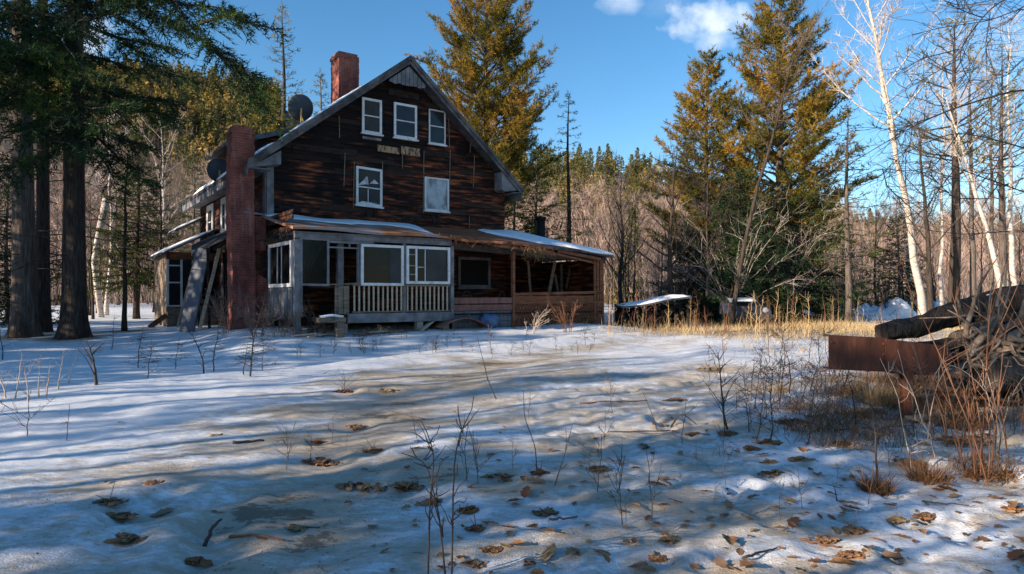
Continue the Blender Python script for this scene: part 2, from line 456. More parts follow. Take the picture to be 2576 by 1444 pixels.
# leaf heaps: (picture x, y, width, label, material); each has melted a shallow pit
HE = [(864, 988, 60, 'red brown leaf heap around a small twiggy weed', 'leaf_red'), (972, 985, 70, 'flat tan leaf heap right of the small twiggy weed', 'leaf_tan'), (896, 1078, 75, 'brown leaf heap at the sunny edge of the track', 'leaf'),
      (800, 1116, 42, 'small red leaf heap left of the sunny track edge', 'leaf_red'), (800, 1166, 125, 'long dark leaf heap left of the middle', 'leaf_dark'), (938, 1137, 60, 'upright brown leaf heap behind the large heaps', 'leaf'),
      (893, 1228, 120, 'large brown leaf heap left of the forked dark stem', 'leaf'), (1015, 1234, 150, 'largest dark brown leaf heap beside the forked dark stem', 'leaf_dark'), (1083, 1266, 80, 'flat leaf heap right under the forked dark stem', 'leaf'),
      (1184, 1290, 70, 'red brown leaf heap right of the tall dark stem', 'leaf_red'), (1197, 1334, 60, 'black leaf heap near the bottom right of the tall stem', 'leaf_dark'), (1369, 1293, 55, 'dark leaf heap in the middle right of the icy patch', 'leaf_dark'),
      (1237, 1388, 55, 'dark ragged leaf heap near the bottom middle', 'leaf_dark'), (1201, 1430, 45, 'round brown leaf heap at the bottom edge', 'leaf'), (1507, 1183, 75, 'orange brown leaf heap right of the middle', 'leaf'), (1360, 1193, 60, 'leaf heap at the foot of the curved bare stem', 'leaf_red'),
      (1255, 1207, 110, 'long black strip of wet leaves on the icy patch', 'leaf_dark'), (295, 1305, 90, 'ragged dark leaf heap in the left foreground', 'leaf_dark'), (308, 1362, 100, 'dark leaf heap with grass below the ragged one at the left', 'leaf_dark'),
      (486, 1424, 95, 'rusty leaf heap at the bottom left edge', 'leaf_red'), (275, 1268, 110, 'long brown leaf heap beside the dark hollow at the left', 'leaf'), (382, 1218, 55, 'small dark leaf heap above the hollow at the left', 'leaf_dark'), (744, 1336, 45, 'small tan tuft of leaves with a stick at the left', 'leaf_tan'),
      (1750, 1095, 60, 'brown leaf heap under the arched twig', 'leaf'), (1826, 1094, 65, 'dark leaf heap at the foot of the tall forked sapling', 'leaf_dark'), (1931, 1117, 80, 'dark flat leaf heap right of the tall forked sapling', 'leaf_dark'), (1884, 1132, 60, 'small black leaf heap with snow on it', 'leaf_dark'),
      (2021, 1160, 80, 'spiky brown leaf heap in the right foreground', 'leaf'), (1936, 1165, 50, 'round brown leaf heap left of the spiky one', 'leaf'), (1950, 1194, 85, 'long dark leaf heap with a snow cap below the spiky one', 'leaf_dark'), (2118, 1117, 70, 'dark leaf heap left of the slim dark sapling', 'leaf_dark'),
      (2275, 1167, 130, 'wide brown leaf heap before the rusty post', 'leaf'), (2056, 1050, 60, 'tan leaf heap in the brush left of the rusty beam', 'leaf_tan'), (2465, 1198, 150, 'big rusty leaf heap around the orange dry shoots', 'leaf_red'), (2470, 1110, 150, 'rusty leaf heap behind the orange dry shoots', 'leaf'),
      (2146, 1338, 80, 'brown leaf heap in the right foreground below the square tuft', 'leaf'), (2068, 1366, 95, 'long brown leaf heap in the lower right', 'leaf'), (2157, 1404, 85, 'dark brown leaf heap near the bottom right', 'leaf_dark'), (2333, 1300, 65, 'grey brown leaf heap at the right below the tufts', 'leaf_dark'),
      (2255, 1315, 60, 'pale leaf heap left of the grey brown one', 'leaf_tan'), (1689, 1364, 45, 'pale small leaf heap in the lower middle right', 'leaf_tan'), (1658, 1408, 55, 'brown pointed leaf heap at the lower middle right', 'leaf'), (2544, 1284, 60, 'dark leaf heap with a snow lump at the right edge', 'leaf_dark'),
      (2000, 1065, 110, 'dark wide leaf heap behind the spiky one', 'leaf_dark'), (2190, 1040, 130, 'brown leaf heap below the rusty beam', 'leaf'), (2530, 1200, 100, 'orange leaf heap at the right edge', 'leaf_red'), (2380, 1110, 120, 'brown leaf heap right of the rusty post', 'leaf'), (1790, 930, 90, 'tan leaf litter at the edge of the track', 'leaf_tan'), (1700, 1010, 70, 'brown litter at the right side of the track', 'leaf')]
for (_x, _y, _w, _l, _m) in HE:
    _g = G(_x, _y); _r = _w / 2 * _g[1] / FX
    PRINTS.append((_g[0], _g[1], min(.32, _r * 1.15), min(.045, .02 + _r * .12)))


def _axis(segs):
    out = [segs[0][0]]
    for a, b, st in segs:
        n = max(1, int(round((b - a) / st)))
        out += list(np.linspace(a, b, n + 1)[1:])
    return np.array(out)


gx = _axis([(-620, -150, 25), (-150, -50, 4), (-50, -20, .8), (-20, -6, .22), (-6, 6.5, .042), (6.5, 20, .22), (20, 50, .8), (50, 150, 4), (150, 620, 25)])
gy = _axis([(-200, -20, 12), (-20, 2, 1.0), (2, 8, .042), (8, 16, .09), (16, 30, .2), (30, 60, .7), (60, 250, 4), (250, 700, 25)])
GX, GY = np.meshgrid(gx, gy)
GZ = hz(GX, GY)
for (qx, qy, qr, qd) in PRINTS:
    i0, i1 = np.searchsorted(gx, [qx - 3 * qr, qx + 3 * qr]); j0, j1 = np.searchsorted(gy, [qy - 3 * qr, qy + 3 * qr])
    sx = GX[j0:j1, i0:i1]; sy = GY[j0:j1, i0:i1]
    e = np.hypot(sx - qx, (sy - qy) * .8) / qr
    GZ[j0:j1, i0:i1] += -qd * np.exp(-e ** 2) + .25 * qd * np.exp(-((e - 1.5) / .5) ** 2)
# rough refrozen crust near the camera: small hummocks, lips and melt cups
cr_ = (1 - sstep(9, 16, GY)) * (np.abs(GX) < 6.5) * (GY > 1.9)
cups = fbm(GX * 5.5, GY * 5.5, 77, 3)
GZ += cr_ * (.016 * cups - .035 * sstep(.16, .42, cups) * sstep(.25, .6, GX / np.maximum(GY, .5) + .45) + .010 * fbm(GX * 2.2, GY * 6.0, 79, 2))
hz_raw = hz


def hz(x, y):
    """height of the built ground"""
    x = np.asarray(x, float); y = np.asarray(y, float)
    i = np.clip(np.searchsorted(gx, x) - 1, 0, len(gx) - 2); j = np.clip(np.searchsorted(gy, y) - 1, 0, len(gy) - 2)
    u = np.clip((x - gx[i]) / (gx[i + 1] - gx[i]), 0, 1); v = np.clip((y - gy[j]) / (gy[j + 1] - gy[j]), 0, 1)
    return (GZ[j, i] * (1 - u) + GZ[j, i + 1] * u) * (1 - v) + (GZ[j + 1, i] * (1 - u) + GZ[j + 1, i + 1] * u) * v


g_ = MB(); g_.grid(np.stack([GX, GY, GZ], -1))

m, nt, b = newmat('snow_ground', .6, .25)
at = nt.nodes.new('ShaderNodeAttribute'); at.attribute_name = 'dirt'
aw = nt.nodes.new('ShaderNodeAttribute'); aw.attribute_name = 'woods'
n1 = noise_node(nt, 1.1, (.55, 1, 1), 8, .7)
n2 = noise_node(nt, 9, (.5, 1, 1), 5, .7)
n3 = noise_node(nt, .35, (1, 1, 1), 5)


def mth(nt, op, a, b_, clamp=False):
    q = nt.nodes.new('ShaderNodeMath'); q.operation = op; q.use_clamp = clamp
    for i, x in ((0, a), (1, b_)):
        if hasattr(x, 'default_value'): nt.links.new(x, q.inputs[i])
        else: q.inputs[i].default_value = x
    return q.outputs[0]


base = _ramp(nt, n1, [(.3, (.64, .67, .71)), (.6, (.74, .76, .79))])
df = mth(nt, 'ADD', at.outputs['Fac'], mth(nt, 'MULTIPLY', mth(nt, 'SUBTRACT', n1, .5), 2.2))
df = mth(nt, 'ADD', df, mth(nt, 'MULTIPLY', mth(nt, 'SUBTRACT', n2, .5), 1.1))
n4 = noise_node(nt, 34, (.6, 1, 1), 4, .7)
df = mth(nt, 'ADD', df, mth(nt, 'MULTIPLY', mth(nt, 'SUBTRACT', n4, .5), .6))
f1 = _ramp(nt, df, [(.30, (0, 0, 0)), (.50, (.55, .55, .55)), (.72, (.95, .95, .95))])
ice = mixc(nt, f1, base, (.40, .33, .245))
f2 = _ramp(nt, df, [(.90, (0, 0, 0)), (.99, (.85, .85, .85))])
ice = mixc(nt, f2, ice, (.15, .11, .07))
wf = mth(nt, 'ADD', aw.outputs['Fac'], mth(nt, 'MULTIPLY', mth(nt, 'SUBTRACT', n3, .5), 1.2))
f3 = _ramp(nt, wf, [(.35, (0, 0, 0)), (.62, (1, 1, 1))])
litter = _ramp(nt, n2, [(.35, (.07, .06, .035)), (.65, (.17, .12, .08))])
nt.links.new(mixc(nt, f3, ice, litter), b.inputs['Base Color'])
bump(nt, b, mth(nt, 'ADD', n2, mth(nt, 'MULTIPLY', noise_node(nt, 70, (1, 1, 1), 4), .55)), .6, .035)
MT['ground'] = m
ground = g_.build('snow_ground', m, smooth=True)
tag(ground, 'snow covered yard with an icy dirt track', kind='structure')
# stains: the beige icy track, the trodden patch in the middle, bare litter under the wood
td = np.abs(polydist(GX, GY, TRACK))
dirt = np.maximum(.82 * np.exp(-(td / 1.2) ** 2), .60 * np.exp(-(td / 2.6) ** 4)) * sstep(2, 4, GY) * (1 - .35 * sstep(13, 17, GY))
for (tx, ty) in ((-12.7, 19.4), (-14.6, 20.0), (-15.1, 21.5), (-12.5, 21.5)):
    dirt = np.maximum(dirt, .95 * np.exp(-(np.hypot(GX - tx, GY - ty) / 1.0) ** 4))
dirt = np.maximum(dirt, .60 * sstep(-.12, .12, GX / np.maximum(GY, .1)) * (1 - sstep(.34, .5, GX / np.maximum(GY, .1))) * (1 - sstep(12, 16, GY)) * (GY > 0))
dirt = np.maximum(dirt, .58 * np.exp(-((GX - 1.2 - .1 * GY) / 1.6) ** 2) * (1 - sstep(6, 16, GY) * .4))
dirt = np.maximum(dirt, .78 * np.exp(-(((GX - .0) / .75) ** 2 + ((GY - 5.6) / 1.1) ** 2)))
dirt = np.maximum(dirt, .40 * sstep(-2.5, 1, GX) * (1 - sstep(9, 14, GY)))
dirt = np.maximum(dirt, .34 * (1 - sstep(5, 8, GY)) * sstep(-3.2, -1.2, GX))
dirt = np.maximum(dirt, .62 * sstep(.30, .48, GX / np.maximum(GY, .1)) * sstep(5.5, 7.5, GY) * (1 - sstep(11, 15, GY)))
fx_, fy_ = GX - 9.5, GY - 22.5
gr = np.exp(-((fx_ / 6.5) ** 2 + (fy_ / 4.6) ** 2) ** 2)
dirt = np.maximum(dirt, .95 * gr)
for (qx, qy, qr, qd) in PRINTS:
    if qr > .1 and GX.shape:
        i0, i1 = np.searchsorted(gx, [qx - 3 * qr, qx + 3 * qr]); j0, j1 = np.searchsorted(gy, [qy - 3 * qr, qy + 3 * qr])
        e = np.hypot(GX[j0:j1, i0:i1] - qx, (GY[j0:j1, i0:i1] - qy)) / qr
        dirt[j0:j1, i0:i1] = np.maximum(dirt[j0:j1, i0:i1], .75 * np.exp(-e ** 2))
rr = np.hypot(GX, GY)
woods = sstep(48, 85, rr) + .0 * GX
for nm, arr in (('dirt', dirt), ('woods', woods)):
    a_ = ground.data.attributes.new(nm, 'FLOAT', 'POINT')
    a_.data.foreach_set('value', arr.astype(np.float32).ravel())

# ================================================================== sky, sun, camera
SUN_AZ, SUN_EL = R(240), R(19)          # clockwise from +Y; the sun stands low, behind and to the left
sun_dir = Vector((math.sin(SUN_AZ) * math.cos(SUN_EL), math.cos(SUN_AZ) * math.cos(SUN_EL), math.sin(SUN_EL)))
w = bpy.data.worlds.new('World'); SC.world = w; w.use_nodes = True
nt = w.node_tree; bg = nt.nodes['Background']
sky = nt.nodes.new('ShaderNodeTexSky'); sky.sky_type = 'NISHITA'; sky.sun_disc = False
sky.sun_elevation = SUN_EL; sky.sun_rotation = SUN_AZ
sky.air_density = 1.0; sky.dust_density = .25; sky.ozone_density = 2.5; sky.altitude = 300
tc = nt.nodes.new('ShaderNodeTexCoord'); sp = nt.nodes.new('ShaderNodeSeparateXYZ'); nt.links.new(tc.outputs['Generated'], sp.inputs[0])
yy = mth(nt, 'MAXIMUM', sp.outputs[1], .02)
U_ = mth(nt, 'DIVIDE', sp.outputs[0], yy); V_ = mth(nt, 'DIVIDE', sp.outputs[2], yy)
cb = nt.nodes.new('ShaderNodeCombineXYZ'); nt.links.new(U_, cb.inputs[0]); nt.links.new(V_, cb.inputs[1])
nz = nt.nodes.new('ShaderNodeTexNoise'); nz.inputs['Scale'].default_value = 16; nz.inputs['Detail'].default_value = 7; nz.inputs['Roughness'].default_value = .55
nt.links.new(cb.outputs[0], nz.inputs['Vector'])
front = mth(nt, 'GREATER_THAN', sp.outputs[1], .05)
tot = None
# small fair-weather clouds: (direction x/y, z/y, half sizes, density)
for (cu, cv, ru, rv, amp) in ((.285, .409, .055, .030, 1.0), (.30, .385, .03, .02, .75), (.165, .438, .035, .02, .6), (-.66, .385, .06, .03, .9), (.235, .43, .05, .02, .3), (.75, .36, .14, .05, .35), (-.05, .62, .2, .05, .7), (-.5, .75, .2, .06, .7)):
    du = mth(nt, 'DIVIDE', mth(nt, 'SUBTRACT', U_, cu), ru); dv = mth(nt, 'DIVIDE', mth(nt, 'SUBTRACT', V_, cv), rv)
    e = mth(nt, 'ADD', mth(nt, 'MULTIPLY', du, du), mth(nt, 'MULTIPLY', dv, dv))
    e = mth(nt, 'ADD', mth(nt, 'SUBTRACT', 1.0, mth(nt, 'MULTIPLY', e, .55)), mth(nt, 'MULTIPLY', mth(nt, 'SUBTRACT', nz.outputs['Fac'], .56), 3.0))
    e = mth(nt, 'MULTIPLY', mth(nt, 'MULTIPLY', e, .8 * amp, True), amp)
    tot = e if tot is None else mth(nt, 'MAXIMUM', tot, e)
tot = mth(nt, 'MULTIPLY', tot, front)
hs = nt.nodes.new('ShaderNodeHueSaturation'); hs.inputs['Hue'].default_value = .497; hs.inputs['Saturation'].default_value = 1.24; hs.inputs['Value'].default_value = 1.0
nt.links.new(sky.outputs[0], hs.inputs['Color'])
col = mixc(nt, tot, hs.outputs[0], (6.5, 6.7, 7.0))
nt.links.new(col, bg.inputs['Color']); bg.inputs['Strength'].default_value = .11

sl = bpy.data.lights.new('sun', 'SUN'); sl.energy = 5.0; sl.angle = R(.5); sl.color = (1, .84, .66)
so = bpy.data.objects.new('sun', sl); C.objects.link(so)
so.rotation_euler = (-sun_dir).to_track_quat('-Z', 'Y').to_euler()

cd = bpy.data.cameras.new('camera'); cd.sensor_width = 36; cd.lens = 36 * FX / 2576; cd.shift_y = (HY - 722) / 2576
cd.clip_start = .1; cd.clip_end = 3000
co = bpy.data.objects.new('camera', cd); C.objects.link(co); co.location = (0, 0, CAMZ); co.rotation_euler = (R(90), 0, 0)
SC.camera = co
SC.view_settings.view_transform = 'Standard'; SC.view_settings.look = 'None'; SC.view_settings.gamma = 1; SC.view_settings.exposure = .95
SC.cycles.max_bounces = 6; SC.cycles.diffuse_bounces = 3; SC.cycles.glossy_bounces = 2; SC.cycles.transmission_bounces = 3; SC.cycles.transparent_max_bounces = 4
# ================================================================== the house
rnd = random.Random(11)
house = thing('abandoned_house', 'derelict dark brown timber house with a steep gable, brick chimneys and collapsing porch', 'house', (P0[0], P0[1], 0), math.atan2(A[1], A[0]))


def fs(px, py, t):
    u = (px - CX) / FX
    s = (u * (P0[1] + t * B[1]) - (P0[0] + t * B[0])) / (A[0] - u * A[1])
    d = P0[1] + s * A[1] + t * B[1]
    return s, CAMZ + (HY - py) * d / FX


def ft(px, py, s):
    u = (px - CX) / FX
    t = (u * (P0[1] + s * A[1]) - (P0[0] + s * A[0])) / (B[0] - u * B[1])
    d = P0[1] + s * A[1] + t * B[1]
    return t, CAMZ + (HY - py) * d / FX


def front(t0, sk=0.0, uc=0.0):
    def T(p):
        p = np.asarray(p, float)
        return np.stack([p[:, 0], t0 - p[:, 1], p[:, 2] + sk * (p[:, 0] - uc)], -1)
    return T


def side(s0, sk=0.0, uc=0.0):
    def T(p):
        p = np.asarray(p, float)
        return np.stack([s0 - p[:, 1], p[:, 0], p[:, 2] + sk * (p[:, 0] - uc)], -1)
    return T


KL, KR, SR, ZR = .785, .862, 4.45, 9.45
roofz = lambda s: ZR - KL * (SR - s) if s < SR else ZR - KR * (s - SR)
SE, SE2, TB, TE = -.71, 9.04, -.55, 10.4          # eave positions and the roof's ends
LW = 8.62                                          # facade width


def siding(mb, T, u0f, u1f, z0, z1, step=.165, miss=.06, joint=2.6):
    z = z0
    while z < z1 - .02:
        a, e = u0f(z + step * .7), u1f(z + step * .7)
        if e - a > .08:
            u = a
            while u < e - .02:
                v = min(e, u + rnd.uniform(.5, 1) * joint)
                if e - v < .3: v = e
                if rnd.random() > miss:
                    o = rnd.uniform(0, .008); dz = rnd.uniform(-.012, .012)
                    zt = min(z + step + .03, z1 + .02)
                    mb.hexa(T(np.array([[u, .004, z + dz], [v - .004, .004, z + dz], [v - .004, .048 + o, z - dz], [u, .048 + o, z + dz],
                                        [u, .002, zt], [v - .004, .002, zt], [v - .004, .014 + o, zt], [u, .014 + o, zt]])))
                u = v
        z += step


# --- walls
mb = MB()
mb.box(0, LW, .002, .12, .2, 5.3)
mb.add([[0, .002, 5.3], [LW, .002, 5.3], [LW, .002, 5.7], [SR, .002, ZR - .2], [0, .002, 5.75]], f3=[[0, 1, 2], [0, 2, 3], [0, 3, 4]])
siding(mb, front(0), lambda z: max(.02, SR - (ZR - .17 - z) / KL), lambda z: min(LW - .02, SR + (ZR - .17 - z) / KR), .45, 9.2, miss=.11)
wall = mb.build('front_wall', MT['siding'], house)
mb = MB()
mb.box(.002, .12, .13, 9.85, .2, 5.75)
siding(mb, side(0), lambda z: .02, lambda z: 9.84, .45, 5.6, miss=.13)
mb.build('side_wall', MT['siding_side'], house)
mb = MB()
mb.box(LW - .12, LW - .002, .13, 9.85, .2, 5.7); mb.box(.13, LW - .13, 9.74, 9.86, .2, 5.6)
mb.add([[0, 9.8, 5.5], [LW, 9.8, 5.5], [LW, 9.8, 5.7], [SR, 9.8, ZR - .2], [0, 9.8, 5.75]], f3=[[0, 1, 2], [0, 2, 3], [0, 3, 4]])
siding(mb, lambda p: np.stack([LW + p[:, 1], p[:, 0], p[:, 2]], -1), lambda z: .1, lambda z: 9.84, .45, 5.4)
mb.build('rear_wall', MT['siding'], house)
# loose battens, exposed boards and stains on the front wall
mb = MB()
for (x0, y0, x1, y1) in ((1010, 372, 1010, 425), (1191, 392, 1188, 470), (1181, 352, 1180, 385), (1126, 290, 1128, 372), (866, 385, 863, 470), (851, 293, 852, 348), (1178, 545, 1178, 574), (1064, 380, 1062, 538), (1130, 378, 1127, 540), (889, 408, 887, 524), (960, 407, 959, 528)):
    s0, z0 = fs(x0, y0, 0); s1, z1 = fs(x1, y1, 0)
    mb.beam([s0, -.072, z0], [s1, -.072, z1], .022, .02, up=(0, 1, 0))
mb.each('loose_batten', MT['old_wood'], house)
mb = MB()
for k, (x0, y0, x1, y1) in enumerate(((948, 365, 1002, 388), (1007, 368, 1054, 394))):
    s0, z1 = fs(x0, y0, 0); s1, z0 = fs(x1, y1, 0)
    mb.box(s0, s1, .05, .07, z0, z1, front(0, -.02, s0))
    for q in range(5):
        u = s0 + (s1 - s0) * (q + .1) / 5
        mb.box(u, u + .05, .072, .085, z0, z1, front(0, -.02, s0))
mb.build('bare_sheathing', MT['tan_wood'], house)
for (x0, y0, x1, y1, sk) in ((735, 366, 886, 394, .0), (1061, 377, 1130, 400, .0), (975, 222, 1052, 252, -.02), (710, 491, 755, 501, .0), (775, 500, 812, 508, 0), (700, 517, 755, 533, 0), (1010, 540, 1058, 558, 0), (920, 528, 932, 545, 0), (938, 528, 948, 545, 0), (1086, 540, 1092, 565, 0), (1098, 540, 1105, 565, 0)):
    s0, z1 = fs(x0, y0, 0); s1, z0 = fs(x1, y1, 0); mb = MB()
    mb.box(s0, s1, .045, .075, z0, z1, front(0, sk, s0))
    n = int((s1 - s0) / .12)
    for q in range(n):
        mb.box(s0 + q * .12, s0 + q * .12 + .02, .076, .09, z0, z1, front(0, sk, s0))
    mb.build('patch_board', MT['dark_wood'], house)

# --- main roof, with rake boards, eave boxes, corner boards, peak panel
def roof_slope(name, s0, s1, mat, th=.13, t0=TB, t1=TE, lift=0.0, sag=.03):
    ss = np.linspace(s0, s1, 9); tt = np.linspace(t0, t1, 15)
    X = np.array([[[s, t, roofz(s) + lift - sag * math.sin(math.pi * i / 8) + .025 * math.sin(t * 1.3 + s)] for t in tt] for i, s in enumerate(ss)])
    q = MB(); q.slab(X, th); return q.build(name, mat, house)


roof = roof_slope('roof', SE, SR, MT['roof_dark'])
roof_slope('roof', SR + .004, SE2, MT['roof_dark'])
def snow_strip(s0, s1, t0, t1, seed, th=.06, par=None, zf=None):
    ss = np.linspace(s0, s1, 22); tt = np.linspace(t0, t1, 30)
    X = np.zeros((22, 30, 3)); TH = np.zeros((22, 30))
    for i, s in enumerate(ss):
        for j, t in enumerate(tt):
            e = min(i, 21 - i, j, 29 - j) / 2.5
            X[i, j] = (s, t, (zf or roofz)(s) + th * min(1, .25 + e) + .012 * math.sin(3 * s + seed) * math.cos(2.2 * t) + .022)
            TH[i, j] = th * min(1, .25 + e) + .03
    X[..., 0] += .05 * fbm(X[..., 0] * 2 + seed, X[..., 1] * 2, seed, 2); X[..., 1] += .1 * fbm(X[..., 0] * 1.5, X[..., 1] * 1.5 + seed, seed + 3, 2)
    q = MB(); q.slab(X, TH)
    return q.build('roof_snow', MT['snow'], house, True)


snow_strip(-.35, .5, .9, 9.8, 3, .09)
snow_strip(.9, 3.0, -.4, 2.2, 4, .07)
snow_strip(1.2, 4.0, 8, 10, 4, .07)
mb = MB(); mc = MB()
for (a, z) in ((SE, roofz(SE)), (SE2, roofz(SE2))):
    dz = -.16
    mb.beam([a, TB - .02, z + dz], [SR, TB - .02, ZR + dz + .0], .05, .25, up=(0, 1, 0)) if False else None
    for (o, lo, hi, q) in ((-.03, -.245, -.02, mb), (-.075, -.105, .035, mc)):
        p = [[a, TB + o, z + lo], [SR, TB + o, ZR + lo], [SR, TB - .002 if q is mb else TB - .032, ZR + lo], [a, TB - .002 if q is mb else TB - .032, z + lo]]
        p += [[x, y, zz + hi - lo] for x, y, zz in p]
        mb_ = q; mb_.hexa(p)
MT['old_trim'] = M('old_trim', [(.35, (.05, .05, .055)), (.55, (.13, .125, .125)), (.75, (.20, .19, .18))], 2.2, (1, 1, 1), .8, .15, .4, 18, .015, over=((.06, .045, .035), 1.6, (2, 2, 2), .55, .7))
mb.each('rake_board', MT['old_trim'], house); mc.each('rake_moulding', MT['old_trim'], house)
mb = MB()      # soffits and boxed eaves
for (a, b_, o) in ((SE, 0.0, 1), (SE2, LW, -1)):
    z = roofz(a) - .14
    mb.box(min(a, b_), max(a, b_), TB + .01, TE - .02, z - .03, z - .002)
    mb.box(a if o > 0 else a - .03, a + .03 if o > 0 else a, TB + .01, TE - .02, z - .24, z - .032)
mb.build('soffit', MT['trim'], house)
mb = MB()
for (poly, t) in (([fs(624, 421, TB), fs(700, 413, TB), fs(708, 412.6, TB), fs(708, 378, TB)], TB + .03), ([fs(1264, 431, TB), fs(1264, 476, TB), fs(1272, 481, TB), fs(1311, 478, TB)], TB + .03)):
    n = len(poly)
    v = [[s, t, z] for s, z in poly] + [[s, -.03, z] for s, z in poly]
    mb.add(v, f3=[[0, 2, 3], [0, 1, 2], [n, n + 3, n + 2], [n, n + 2, n + 1]], f4=[[i, i + n, (i + 1) % n + n, (i + 1) % n] for i in range(n)])
mb.each('eave_return', MT['trim'], house)
mb = MB()
mb.box(-.03, .18, -.078, -.058, 3.95, 5.45); mb.box(-.076, -.058, -.078, .2, 3.9, 5.3)
mb.box(-.076, -.058, 9.6, 9.86, 3.2, 5.2)
mb.each('corner_board', MT['trim'], house)
mb = MB()      # boarded panel in the peak
pk = [fs(1028, 160, TB), fs(981, 200, TB), fs(1028, 214, TB), fs(1073, 219, TB)]
for q in range(9):
    f0, f1 = q / 9, (q + 1) / 9 - .012
    s0 = pk[1][0] + (pk[3][0] - pk[1][0]) * f0; s1 = pk[1][0] + (pk[3][0] - pk[1][0]) * f1
    up = lambda s: min(roofz(s) - .31, 20)
    lo = pk[2][1] + rnd.uniform(-.02, .03)
    mb.hexa([[s0, TB + .05, min(lo, up(s0) - .01)], [s1, TB + .05, min(lo, up(s1) - .01)], [s1, TB + .08, min(lo, up(s1) - .01)], [s0, TB + .08, min(lo, up(s0) - .01)],
             [s0, TB + .05, up(s0)], [s1, TB + .05, up(s1)], [s1, TB + .08, up(s1)], [s0, TB + .08, up(s0)]])
mb.build('peak_panel', MT['trim'], house)

# --- windows
def window(T, u0, u1, z0, z1, fw=.075, rails=(.5,), muntins=(), pane=None, frame=None, sashw=.035, out=.05, lab=None, sill=True, upper=True):
    f = MB()
    f.box(u0, u0 + fw, 0, out, z0, z1, T); f.box(u1 - fw, u1, 0, out, z0, z1, T)
    f.box(u0 + fw, u1 - fw, 0, out, z1 - fw, z1, T); f.box(u0 + fw, u1 - fw, 0, out, z0, z0 + fw, T)
    if sill: f.box(u0 - .04, u1 + .04, 0, out + .05, z0 - .05, z0 - .001, T)
    o = f.build('window', frame or MT['white'], house)
    if lab: o['label'] = lab
    a, b_, c, d = u0 + fw, u1 - fw, z0 + fw, z1 - fw
    g = MB()
    for r in rails: zz = c + (d - c) * r; g.box(a, b_, .012, out - .012, zz - sashw / 2, zz + sashw / 2, T)
    for (uf, r0, r1) in muntins: uu = a + (b_ - a) * uf; g.box(uu - .012, uu + .012, .012, out - .02, c + (d - c) * r0 + .02, c + (d - c) * r1 - .02, T)
    if g.n: g.build('sash', frame or MT['white'], o)
    p = MB(); p.box(a - .01, b_ + .01, .004, .010, c - .01, d + .01, T)
    p.build('pane', pane or MT['glass'], o)
    return o


def fwin(x0, y0, x1, y1, t=0.0, **k):
    s0, z1 = fs(x0, y0, t); s1, z0 = fs(x1, y1, t)
    return window(front(t - .062 if t == 0 else t, k.pop('sk', 0), s0), s0, s1, z0, z1, **k)


MT['curtain_white'] = M('curtain_white', [(.3, (.4, .42, .43)), (.7, (.6, .62, .63))], 8)
fwin(908, 245.5, 957.5, 341, sk=-.01, pane=MT['screen'])
fwin(988, 258, 1045.5, 354, rails=(.5,))
fwin(1076, 275, 1117, 367, fw=.04, pane=MT['glass'], rails=(.52,))
fwin(893, 418, 958.5, 520, sk=-.035, muntins=((.45, 0, .45),), rails=(.47,), pane=MT['screen'])
fwin(1065, 445, 1125.5, 534, rails=(), pane=MT['glass_pale'], fw=.055)
q = MB(); s0, z1 = fs(904, 440, 0); s1, z0 = fs(948, 466, 0)
for (x0, y0, x1, y1, x2, y2) in ((899, 466, 926, 463, 924, 445), (915, 452, 922, 443, 926, 467), (929, 462, 941, 452, 952, 463), (899, 512, 951, 513, 910, 506)):
    a_ = [fs(x, y, -.05) for x, y in ((x0, y0), (x1, y1), (x2, y2))]; q.add([[a, -.079, b] for a, b in a_] + [[a, -.0765, b] for a, b in a_], f3=[[0, 1, 2], [3, 5, 4]])
q.build('torn_curtain', MT['curtain_white'], house)
mb = MB(); s0, z1 = fs(910, 343, 0); s1, z0 = fs(957, 356, 0); mb.box(s0, s1, .045, .08, z0, z1, front(0))
mb.build('apron_board', MT['trim'], house)
# side wall: two tall windows behind white casings
for (x0, x1, y0, y1) in ((563, 577, 462, 566), (527, 543, 480, 590)):
    ta, za = ft(x1, y0, 0); tb, zb = ft(x0, y1, 0)
    window(side(-.062), ta, tb, 3.75, 5.1, fw=.22, rails=(.5,), pane=MT['black'])
ta, za = ft(592, 658, 0); tb, zb = ft(565, 745, 0)
window(side(-.062), ta, tb, zb, za, fw=.06, rails=(.45,), muntins=((.5, 0, 1),), pane=MT['glass_pale'], frame=MT['trim'])

# --- chimneys
def chimney(s0, s1, t0, t1, z0, z1, name='chimney', cap=True):
    q = MB(); nz = 70
    zs = np.linspace(z0, z1 - .12, nz)
    jt = np.random.default_rng(int(z1 * 10)).normal(0, .007, (nz, 8))
    bow = lambda z: .03 * math.sin((z - z0) * 1.1) - .05 * max(0, 1 - (z - .4) / 1.2)
    X = np.array([[[s0 + bow(z) + jt[i, 0], t0 + jt[i, 1], z], [s1 + .6 * bow(z) + jt[i, 2], t0 + jt[i, 3], z], [s1 + .6 * bow(z) + jt[i, 4], t1, z], [s0 + bow(z) + jt[i, 5], t1, z]] for i, z in enumerate(zs)])
    q.grid(X, closed=True)
    e = .0
    q.box(s0 + .03, s1 - .03, t0 + .03, t1 - .03, z1 - .12, z1 - .02)
    q.box(s0 - .012, s1 + .012, t0 - .012, t1 + .012, z1 - .22, z1 - .119)
    o = q.build(name, MT['brick'], house)
    f = MB(); f.tube([[(s0 + s1) / 2, (t0 + t1) / 2, z1 - .03], [(s0 + s1) / 2, (t0 + t1) / 2, z1 + .04]], [.13, .13], 10)
    f.build('flue', MT['black'], o)
    return o


